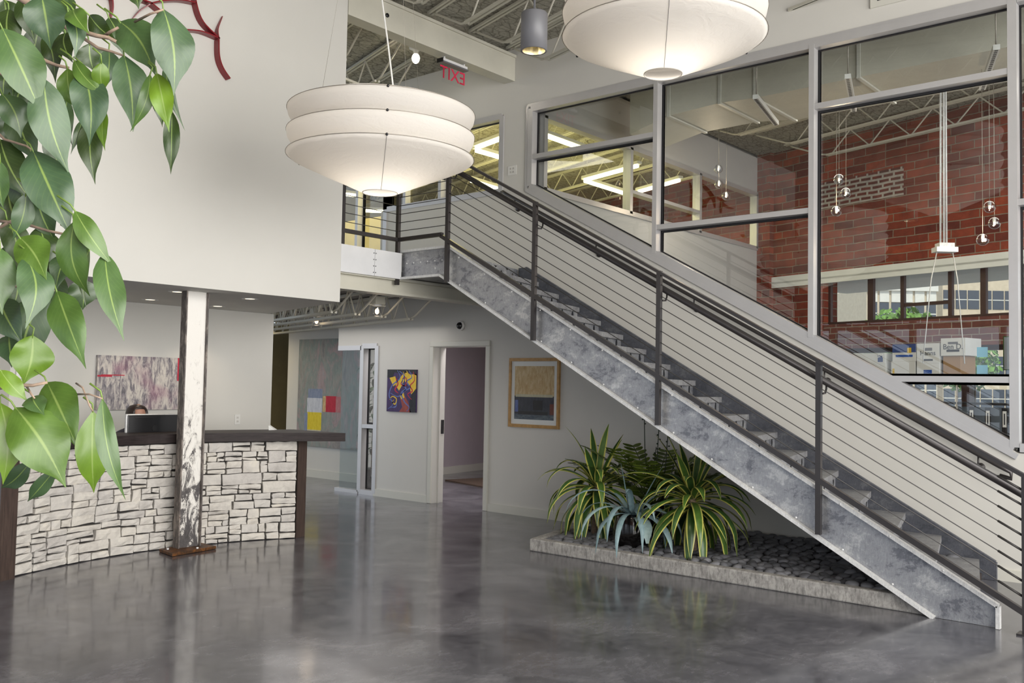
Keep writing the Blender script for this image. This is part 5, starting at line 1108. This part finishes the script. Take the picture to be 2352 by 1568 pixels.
# storage shelf with cartons and binders in front of the low window
sh = thing('storage_shelf', 'black wire storage shelf loaded with cartons and binders inside the window', 'shelf', (12.3, 3.4, 0)); so_ = .95
def shp(s_, off, z): p = brick_pt(s_, so_+off); return Vector((p.x, p.y, z))
def shbox(mb, s0, s1, o0, o1, z0, z1): mb.prism([shp(s0, o0, z0), shp(s1, o0, z0), shp(s1, o1, z0), shp(s0, o1, z0)], (0, 0, z1-z0)); return mb
for z in (.55, 1.13, 1.50, 1.80): shbox(MB(), -6.6, -2.6, -.22, .22, z-.03, z).build('shelf_board', 'binder_black', sh)
for s_ in (-2.62, -4.4, -6.55):
    for o in (-.21, .21): MB().tube([shp(s_, o, 0), shp(s_, o, 1.8)], .014, 8).build('post', 'cable_steel', sh)
def s_at(px, py, off=.22):
    n_ = Vector((-D3.y, D3.x, 0)); p0 = brick_pt(0, so_+off); d = ray(px, py); t = (p0-CAM).dot(n_)/d.dot(n_); p = CAM+d*t; return (p-p0).dot(D3), p.z
def carton(p0, p1, mat, label, group='cartons on the storage shelf', zb=None):
    sa, za2 = s_at(*p0); sb, zb2 = s_at(*p1); z0 = zb2 if zb is None else zb; t_ = thing('carton', label, 'box', shp((sa+sb)/2, 0, z0), group)
    shbox(MB(), sa, sb, -.15, .22, z0+.001, za2).build('box', mat, t_)
    ml = MB(); w_ = sb-sa; return t_, sa, sb, z0, za2
def onface(t_, s0, s1, z0, z1, mat, nm, k=1): shbox(MB(), s0, s1, .2195, .221+.0006*k, z0, z1).build(nm, mat, t_)
xd = -D3; 
def hand(t_, body, s_, z, size, mat='ink', dx=0): text('lettering', body, size, mat, shp(s_, .2225, z), xd, (0, 0, 1), t_, depth=.0005)
Zs = 1.80
t_, a, b, z0, z1 = carton((1952, 835), (2034, 860), 'carton_white', 'white carton lying at the left under another, partly cut by the stair rail', zb=Zs)
t_, a, b, z0, z1 = carton((1950, 812), (2032, 832), 'carton_white', 'white carton at the left end, top of its pair with a small blue label', zb=z1); onface(t_, b+.03*(1 if a > b else -1), b+.11*(1 if a > b else -1), z0+.02, z1-.03, 'carton_blue', 'printed_label'); text('lettering', '3M', .07, 'paper', shp(b+.07, .2235, (z0+z1)/2+.03), xd, (0, 0, 1), t_)
t_, a, b, z0, z1 = carton((2047, 830), (2102, 859), 'carton_white', 'white carton below the blue-topped carton', zb=Zs); onface(t_, a-.02, a-.05, z0+.02, z0+.14, 'paint_gold', 'printed_mark')
t_, a, b, z0, z1 = carton((2050, 791), (2104, 827), 'carton_white', 'blue and white printed carton on top of a white carton', zb=z1); onface(t_, a, b, z0+(z1-z0)*.52, z1, 'carton_blue', 'printed_band'); onface(t_, b+.07, b+.13, z1-.12, z1-.05, 'paint_gold', 'printed_mark', 2); onface(t_, a-.05, b+.05, z0+.06, z0+.09, 'ink_blue', 'printed_line', 2)
t_, a, b, z0, z1 = carton((2106, 834), (2157, 859), 'carton_white', 'white file box with an oval logo, lower of the two right of the blue carton', zb=Zs); onface(t_, a-.1, a-.22, z0+.07, z0+.12, 'ink_blue', 'printed_mark')
t_, a, b, z0, z1 = carton((2106, 789), (2157, 833), 'carton_white', 'white file box with handwriting, upper of the two right of the blue carton', zb=z1); onface(t_, a-.10, b+.10, z1-.10, z1-.06, 'grey_enamel', 'hand_hole'); onface(t_, a-.09, b+.09, z0+.03, z0+.055, 'ink', 'printed_label'); hand(t_, 'Hanns', (a+b)/2, (z0+z1)/2, .09)
p5 = thing('carton', 'white file box marked Ben D. on a brown box at the right end', 'box', shp(-5.3, 0, 1.8), 'cartons on the storage shelf')
sa, za2 = s_at(2161, 777); sb, zb2 = s_at(2217, 816); shbox(MB(), sa, sb, -.15, .22, zb2, za2).build('box', 'carton_white', p5); onface(p5, sa-.10, sb+.10, za2-.08, za2-.05, 'grey_enamel', 'hand_hole'); onface(p5, sa-.08, sb+.08, zb2+.05, zb2+.08, 'ink', 'printed_label'); hand(p5, 'Ben D.', (sa+sb)/2, (za2+zb2)/2, .10)
pb5 = thing('carton', 'brown carton supporting the white file box at the right end', 'box', shp(-5.2, 0, 1.8), 'cartons on the storage shelf'); shbox(MB(), sa-.02, sb+.08, -.15, .2, 1.801, zb2-.002).build('box', 'carton_brown', pb5)
lab = 'black ring binder with a white spine label standing on the upper shelf'
for k in range(16):
    s_ = -3.05-.215*k; 
    if s_ < -6.4: break
    t_ = thing('ring_binder', lab, 'binder', shp(s_, 0, 1.13), 'binders on the upper shelf'); shbox(MB(), s_, s_-.075, -.06, .20, 1.131, 1.44).build('cover', 'binder_black', t_); shbox(MB(), s_-.014, s_-.061, .1995, .203, 1.20, 1.40).build('spine_label', 'paper', t_); shbox(MB(), s_-.03, s_-.045, .2025, .2045, 1.23, 1.37).build('spine_print', 'ink', t_)
for k in range(14):
    s_ = -3.3-.20*k; t_ = thing('leaning_binder', 'pale folder leaning over on the lower shelf', 'binder', shp(s_, 0, .55), 'folders leaning on the lower shelf'); m = MB(); m.prism([shp(s_, -.1, .551), shp(s_-.06, -.1, .551), shp(s_-.13, -.1, .86), shp(s_-.07, -.1, .87)], shp(s_, .2, 0)-shp(s_, -.1, 0)); m.build('folder', 'paper', t_)
nt = thing('window_notice', 'pale green-edged handwritten notice taped inside the right pane', 'notice', (XW+.12, 2.25, 2)); a, b = P(2304, 772, 0, XW+.16), P(2323, 850, 0, XW+.16)
MB().box((XW+.155, b.y, b.z), (XW+.157, a.y, a.z)).build('sheet', 'tree_green', nt); MB().box((XW+.154, b.y+.008, b.z+.008), (XW+.1555, a.y-.008, a.z-.008)).build('paper', 'paper', nt)
for k, (p0, p1) in enumerate((((2244, 797), (2269, 820)), ((2244, 838), (2269, 860)))):
    a, b = P(*p0, 0, XW+.16), P(*p1, 0, XW+.16); tag(MB().box((XW+.155, b.y, b.z), (XW+.157, a.y, a.z)).build('blue_sheet', 'pale_blue'), ('upper', 'lower')[k]+' pale blue sheet taped inside the right pane', 'paper')
# linear lights in the yellow upper office
off = [((12.41, 9.07), (12.05, 7.75)), ((12.41, 9.07), (13.76, 9.10)), ((9.78, 7.85), (10.75, 7.87)), ((13.70, 8.85), (13.29, 7.75)), ((9.80, 9.1), (9.50, 8.0)), ((9.86, 9.17), (10.75, 9.15)), ((10.6, 13.3), (11.2, 13.1)), ((12.0, 14.3), (12.5, 13.8)), ((11.3, 10.6), (12.6, 10.7)), ((10.2, 11.2), (10.0, 12.4))]
for k, (a, b) in enumerate(off):
    t_ = thing('linear_light', 'long lit fluorescent tube light in the yellow upper office', 'lamp', ((a[0]+b[0])/2, (a[1]+b[1])/2, 5.0), 'fluorescent lights in the upper office'); A, B = Vector((*a, 5.0)), Vector((*b, 5.0)); d_ = (B-A).normalized()
    MB().tube([A+d_*.04, B-d_*.04], .028, 8).build('tube', 'tube_glow', t_); MB().bar(A+Vector((0, 0, .05)), B+Vector((0, 0, .05)), .09, .045).build('housing', 'white_plastic', t_)
    for e in (A+d_*.1, B-d_*.1): MB().tube([e+Vector((0, 0, .07)), Vector((e.x, e.y, 5.715))], .003, 5).build('suspension_wire', 'cable_steel', t_)
lamp('office_fluorescents', 'AREA', (11.8, 9.6, 4.9), 150, (1, .86, .36), size=5, size_y=3); lamp('office_fluorescents_up', 'AREA', (11.8, 9.8, 5.02), 70, (1, .86, .36), size=5, size_y=4, rot=(PI, 0, 0)); lamp('office_fluorescents', 'AREA', (10.6, 13.0, 4.9), 90, (1, .86, .36), size=2, size_y=3)
struct('wall_office_partition', MB().box((9.6, 12.9, 3.05), (10.3, 13.0, 5.7)).box((11.2, 11.2, 3.05), (11.3, 14.5, 4.6)), 'brown_wall')
rg_ = thing('entrance_rug', 'brown woven rug with a red centre inside the doorway', 'rug', (11.5, 10.5, 0)); m = MB(); c0 = P(1022, 1104, 2, 0); c1 = P(1118, 1121, 2, 0); e = (c1-c0).normalized(); f_ = Vector((-e.y, e.x, 0)); f_ = f_ if f_.x > 0 else -f_
m.prism([c0+Vector((0, 0, .001)), c0+e*2.2+Vector((0, 0, .001)), c0+e*2.2+f_*1.5+Vector((0, 0, .001)), c0+f_*1.5+Vector((0, 0, .001))], (0, 0, .02)); m.build('pile', 'rug_brown', rg_); m = MB(); m.prism([c0+e*.62+f_*.38+Vector((0, 0, .0205)), c0+e*1.6+f_*.38+Vector((0, 0, .0205)), c0+e*1.6+f_*1.1+Vector((0, 0, .0205)), c0+e*.62+f_*1.1+Vector((0, 0, .0205))], (0, 0, .003)); m.build('centre_panel', 'rug_red', rg_)
q = P(868, 1112, 2, 0); q = Vector((9.62, 10.95, 0)); t_ = thing('potted_plant', 'tall leafy plant in a dark pot behind the glass side panel', 'plant', q); MB().lathe(q, [(0, .001), (.12, .001), (.16, .30), (.14, .31), (0, .28)], 20).build('pot', 'glazed_black', t_); m = MB(); m.tube([q+Vector((0, 0, .28)), q+Vector((.02, 0, 1.9))], .012, 6); m.build('stem', 'bark', t_); m = MB(); rg = random.Random(2)
for k in range(46): z = .5+1.45*k/46; a_ = k*GA; blade(m, q+Vector((.02*math.cos(a_), .02*math.sin(a_), z)), a_, rg.uniform(-.4, .5), rg.uniform(.2, .32), .06, 1.5, 6, rg.random(), .3, .5)
m.build('foliage', 'pot_leaf', t_)

# ================================================================ OUTSIDE
struct('ground_outside', MB().box((18.0, -70, -.3), (170, 120, -.15)), 'pale_paving')
def facade(name, label, px0, px1, ytop, depth, mat, ncol, nrow, wz, ww, dep2=18, piers=True):
    a, b = D(px0, 700, depth), D(px1, 700, depth); a.z = b.z = -.15; e = (b-a).normalized(); n_ = Vector((-e.y, e.x, 0)); n_ = n_ if n_.dot(fw) > 0 else -n_; L = (b-a).length; H = D(px0, ytop, depth).z+.15
    t_ = thing(name, label, 'building', (a+b)/2); m = MB(); m.prism([a, b, b+n_*dep2, a+n_*dep2], (0, 0, H)); m.build('wall', mat, t_); m = MB(); m.prism([a-n_*.5, b-n_*.5, b-n_*.002, a-n_*.002], (0, 0, H*.012+.6)) ; 
    c_ = MB(); c_.prism([a-n_*.35+Vector((0, 0, H-.5)), b-n_*.35+Vector((0, 0, H-.5)), b-n_*.01+Vector((0, 0, H-.5)), a-n_*.01+Vector((0, 0, H-.5))], (0, 0, .7)); c_.build('cornice', 'white_masonry', t_)
    for r_ in range(nrow):
        for k in range(ncol):
            c = a+e*(L*(k+.5)/ncol)+Vector((0, 0, H-1.7-wz*1.75*r_)); m = MB(); m.prism([c-e*ww/2-n_*.06-Vector((0, 0, wz)), c+e*ww/2-n_*.06-Vector((0, 0, wz)), c+e*ww/2-n_*.06, c-e*ww/2-n_*.06], n_*.05); w_ = m.build('window', 'far_glass', t_)
            if piers: m = MB(); m.prism([c-e*ww/2-n_*.12+Vector((0, 0, .05)), c+e*ww/2-n_*.12+Vector((0, 0, .05)), c+e*ww/2-n_*.12+Vector((0, 0, wz*.72)), c-e*ww/2-n_*.12+Vector((0, 0, wz*.72))], n_*.11); m.build('spandrel', 'white_masonry', t_)
            for dz in (.5,): m = MB(); m.prism([c-e*ww/2-n_*.075-Vector((0, 0, wz*dz+.05)), c+e*ww/2-n_*.075-Vector((0, 0, wz*dz+.05)), c+e*ww/2-n_*.075-Vector((0, 0, wz*dz-.05)), c-e*ww/2-n_*.075-Vector((0, 0, wz*dz-.05))], n_*.012); m.build('glazing_bar', 'white_masonry', w_)
    return t_
facade('cream_building', 'cream stone building with tall window bays beyond the street window', 1990, 2152, 655, 95, 'cream_masonry', 6, 5, 2.2, .95)
facade('tower_building', 'tan brick tower rising beside the cream building outside', 2165, 2420, 330, 110, 'tan_masonry', 9, 16, 2.2, 1.3, piers=False)
facade('gabled_building', 'low grey stone building at the left of the view outside', 1880, 1985, 675, 120, 'white_masonry', 5, 4, 2.0, .9, piers=False)
facade('white_tower', 'white ribbed tower behind the cream building outside', 2000, 2100, 560, 150, 'white_masonry', 8, 2, 1.2, .8)
def tree(label, px, pyt, pyb, depth, rad, seed):
    c = D(px, (pyt+pyb)/2, depth); t_ = thing('street_tree', label, 'tree', (c.x, c.y, -.15), 'trees outside'); hh = (pyb-pyt)/FPX*depth/2; rg = random.Random(seed); m = MB()
    for k in range(900):
        a, b, r_ = rg.uniform(0, 2*PI), math.acos(rg.uniform(-1, 1)), rg.uniform(.3, 1)**.5; p = c+Vector((math.cos(a)*math.sin(b)*rad*r_, math.sin(a)*math.sin(b)*rad*r_, math.cos(b)*hh*r_)); s_ = rad*.09*rg.uniform(.6, 1.4); u = Vector((rg.uniform(-1, 1), rg.uniform(-1, 1), rg.uniform(-1, 1))).normalized(); v = u.orthogonal().normalized(); m.poly([p+u*s_, p+v*s_, p-u*s_, p-v*s_])
    m.build('foliage', 'tree_green', t_); MB().tube([(c.x, c.y, -.15), (c.x, c.y, c.z)], rad*.07, 8).build('trunk', 'bark', t_)
tree('bright green street tree in front of the cream building', 2075, 705, 850, 60, 2.6, 1); tree('green street tree seen low through the right end of the street window', 2215, 770, 900, 40, 1.4, 2)

# ================================================================ FICUS IN THE FOREGROUND
fc_ = thing('ficus_tree', 'broad-leaved green ficus with branches hanging into the left foreground', 'plant', (-.25, 1.45, 0))
LV = [((60, 180), (40, 300), 60, .1), ((120, 300), (140, 400), 50, .1), ((20, 420), (60, 540), 70, .1), ((90, 520), (110, 620), 60, .2), ((60, 640), (80, 760), 70, .1), ((20, 560), (40, 690), 60, .2), ((120, 620), (150, 720), 50, .1), ((90, 60), (60, 190), 60, .2), ((10, 0), (40, 90), 70, .2), ((40, 240), (90, 380), 66, .3), ((0, 120), (30, 230), 60, .3), ((80, 430), (130, 560), 60, .4), ((20, 720), (60, 820), 60, .2), ((140, 20), (180, 100), 56, .1), ((250, 40), (285, 130), 50, .2), ((0, 980), (30, 1090), 60, .6), ((200, 170), (225, 250), 44, .2), ((160, 540), (185, 640), 50, .3), ((20, 20), (30, 130), 60, 0), ((110, -10), (150, 60), 60, .3), ((20, 160), (10, 230), 50, .3), ((30, 260), (20, 340), 60, .4), ((40, 640), (30, 705), 60, .2), ((130, -5), (172, 48), 40, .3), ((300, -30), (318, 20), 40, .2), ((205, 35), (268, 95), 44, 0), ((205, 100), (217, 165), 62, 0), ((150, 75), (166, 142), 52, 0), ((50, -5), (80, 100), 52, 0), ((105, 78), (126, 190), 42, 0), ((155, 225), (166, 332), 30, .6), ((30, 400), (66, 502), 55, 0), ((0, 320), (72, 462), 74, 0), ((250, 115), (240, 206), 42, 1), ((350, 215), (373, 292), 26, 0), ((382, 140), (425, 298), 22, .5), ((395, 255), (392, 400), 36, 0), ((215, 275), (219, 422), 52, 0), ((190, 275), (163, 354), 18, .5), ((155, 157), (186, 258), 48, 1.7), ((15, 500), (40, 622), 58, 0), ((185, 640), (190, 712), 62, .3), ((160, 580), (126, 670), 46, .6), ((205, 572), (199, 708), 22, 0), ((105, 670), (48, 866), 88, .5), ((0, 690), (52, 792), 72, .7), ((135, 600), (124, 650), 44, 0), ((70, 1060), (0, 1122), 42, 1.1), ((20, 770), (26, 842), 62, .8),
      ((95, -12), (116, 114), 88, 1), ((275, 50), (356, 172), 86, 1.2), ((360, 168), (388, 302), 50, 2), ((285, 127), (306, 302), 74, 1.1), ((345, 170), (299, 302), 32, 1.6), ((233, 143), (239, 214), 38, 2), ((240, 250), (240, 346), 26, 2), ((170, 138), (246, 222), 36, 1.6), ((190, 162), (204, 334), 78, 1), ((168, 22), (205, 76), 46, 1.6), ((157, 30), (172, 132), 40, 1), ((375, 21), (400, 218), 90, .9), ((5, 215), (48, 316), 64, 1.3), ((100, 180), (160, 400), 84, 1), ((5, 65), (98, 264), 98, 1.4), ((75, 345), (166, 545), 98, 1), ((0, 370), (8, 480), 44, 1.5), ((172, 484), (262, 612), 48, 1.6), ((170, 508), (205, 682), 64, 1.5), ((240, 580), (286, 782), 62, 1.3), ((60, 445), (28, 552), 46, 1.1), ((45, 545), (106, 642), 78, 1.8), ((60, 590), (60, 752), 74, 1.2), ((0, 570), (6, 722), 78, 1.3), ((130, 668), (194, 845), 72, 1.6), ((75, 770), (53, 884), 88, 2), ((75, 910), (102, 952), 50, 1.4), ((125, 1080), (62, 1154), 36, 1.2), ((108, 878), (178, 1032), 88, 1.7), ((0, 925), (6, 1112), 84, 2), ((0, 850), (66, 922), 42, 2), ((235, 915), (289, 1148), 44, 1.3), ((213, 944), (219, 1134), 72, 2), ((35, 936), (151, 1118), 122, 1.7)]
rg = random.Random(12); m = MB(); stalk = MB(); tw = MB()
def W_prof(f):
    T_ = ((0, .03), (.04, .24), (.10, .50), (.20, .80), (.32, .97), (.42, 1), (.52, .96), (.62, .83), (.71, .62), (.79, .38), (.86, .20), (.93, .09), (1, .01))
    for (a, u), (b, v) in zip(T_, T_[1:]):
        if f <= b: return u+(v-u)*(f-a)/(b-a)
    return .01
for k, ((bx0, by0), (tx, ty), wd, tn) in enumerate(LV):
    dep = 1.42-.20*(k/len(LV))+rg.uniform(-.03, .03)+(.06 if tn < .7 else 0); A, B = D(bx0, by0, dep), D(tx, ty, dep-.01+rg.uniform(-.03, .03)); L = (B-A).length; ax = (B-A).normalized(); vw = (A-CAM).normalized(); side = ax.cross(vw).normalized(); nrm = side.cross(ax).normalized()
    if nrm.dot(vw) > 0: nrm = -nrm
    yaw_ = rg.uniform(-.35, .35); narrow = 1/math.cos(yaw_); s2 = (Matrix.Rotation(yaw_, 3, ax) @ side); n2 = (Matrix.Rotation(yaw_, 3, ax) @ nrm)
    W2 = wd/FPX*dep/2*narrow*1.04; bow = rg.uniform(.05, .16)*L; sw = rg.uniform(-.09, .09)*L; N = 14; fold = rg.uniform(.12, .30); curl = rg.uniform(.1, .5); m.t = min(1, tn/2*.95+rg.uniform(-.05, .05)+.02); m.smooth = True; prev = None; ph = rg.uniform(0, 6)
    for i in range(N+1):
        f = i/N; w_ = W_prof(f)*W2; c = A+(B-A)*f+n2*(bow*math.sin(PI*f)-bow*.3*f*f)+s2*(sw*math.sin(PI*f)); row = []
        for j in range(-3, 4):
            g = j/3; zz = fold*abs(g)*w_-curl*w_*g*g*.4+.14*w_*math.sin(f*11+ph+j*.8)*abs(g); row.append((m.vert(c+s2*(g*w_)+n2*zz), (.5+g/2, f)))
        if prev:
            for j in range(6): m.face((prev[j][0], prev[j+1][0], row[j+1][0], row[j][0]), [prev[j][1], prev[j+1][1], row[j+1][1], row[j][1]])
        prev = row
    pt = A-ax*.012-Vector((.008, -.006, -.006))*rg.uniform(.6, 1.6); MB().tube([A+ax*.004, A-ax*.010, pt], [.0011, .0012, .0014], 6).build('leaf_stalk', 'green_stem', fc_)
m.build('foliage', 'ficus_leaf', fc_)
BR = [([(-120, -60), (45, -5), (85, 20), (120, 43), (157, 64)], .0048, .0040, 1.33), ([(157, 64), (190, 73), (222, 82), (250, 87), (290, 108)], .0036, .0024, 1.31), ([(238, 84), (252, 74), (272, 63)], .0026, .0018, 1.31), ([(157, 64), (195, 90), (225, 110), (255, 118), (285, 128)], .0028, .0016, 1.32), ([(310, 50), (345, 32), (375, 22)], .0018, .0013, 1.25), ([(-60, 90), (60, 120), (105, 140), (130, 150), (158, 156)], .0032, .0020, 1.33), ([(-60, 110), (0, 165), (28, 193)], .0032, .0022, 1.36), ([(-80, 545), (0, 522), (30, 505), (62, 485)], .0026, .0016, 1.36), ([(-60, 500), (60, 515), (110, 530), (160, 540), (200, 560), (242, 578)], .0024, .0012, 1.34), ([(-90, 850), (0, 890), (45, 884), (75, 885), (108, 878)], .0032, .0018, 1.24), ([(60, 885), (72, 905), (80, 915)], .0016, .0010, 1.22), ([(175, 880), (190, 890), (205, 930), (213, 944)], .0013, .0010, 1.22), ([(172, 905), (205, 905), (235, 915)], .0013, .001, 1.2), ([(-60, 640), (0, 655), (70, 660), (130, 668)], .002, .001, 1.34), ([(-60, 250), (10, 320), (60, 335), (75, 345)], .0022, .0012, 1.34), ([(-80, 60), (0, 170), (80, 175), (100, 180)], .0022, .0012, 1.34)]
for pts, r0_, r1_, dp in BR:
    V = [D(x, y, dp+(.06 if i == 0 else 0)) for i, (x, y) in enumerate(pts)]; n = len(V); MB().tube(V, [r0_+(r1_-r0_)*i/(n-1) for i in range(n)], 8).build('branch', 'bark', fc_)
tr = MB(); tr.tube([(-.25, 1.45, .30), (-.23, 1.46, .9), (-.26, 1.44, 1.5), (-.22, 1.45, 2.0), (-.18, 1.44, 2.45)], [.024, .021, .018, .014, .009], 10)
for pts, r0_, r1_, dp in BR:
    if pts[0][0] < -40:
        e = D(pts[0][0], pts[0][1], dp+.06); tr.tube([(-.24, 1.45, min(2.4, max(.9, e.z-.12))), ((-.24+e.x)/2, (1.45+e.y)/2, e.z-.03), tuple(e)], [.008, .006, r0_], 8)
tr.build('trunk', 'bark', fc_); MB().lathe((-.25, 1.45, .001), [(0, 0), (.15, 0), (.20, .34), (.18, .345), (.175, .30), (0, .29)], 28).build('pot', 'cast_grey', fc_)
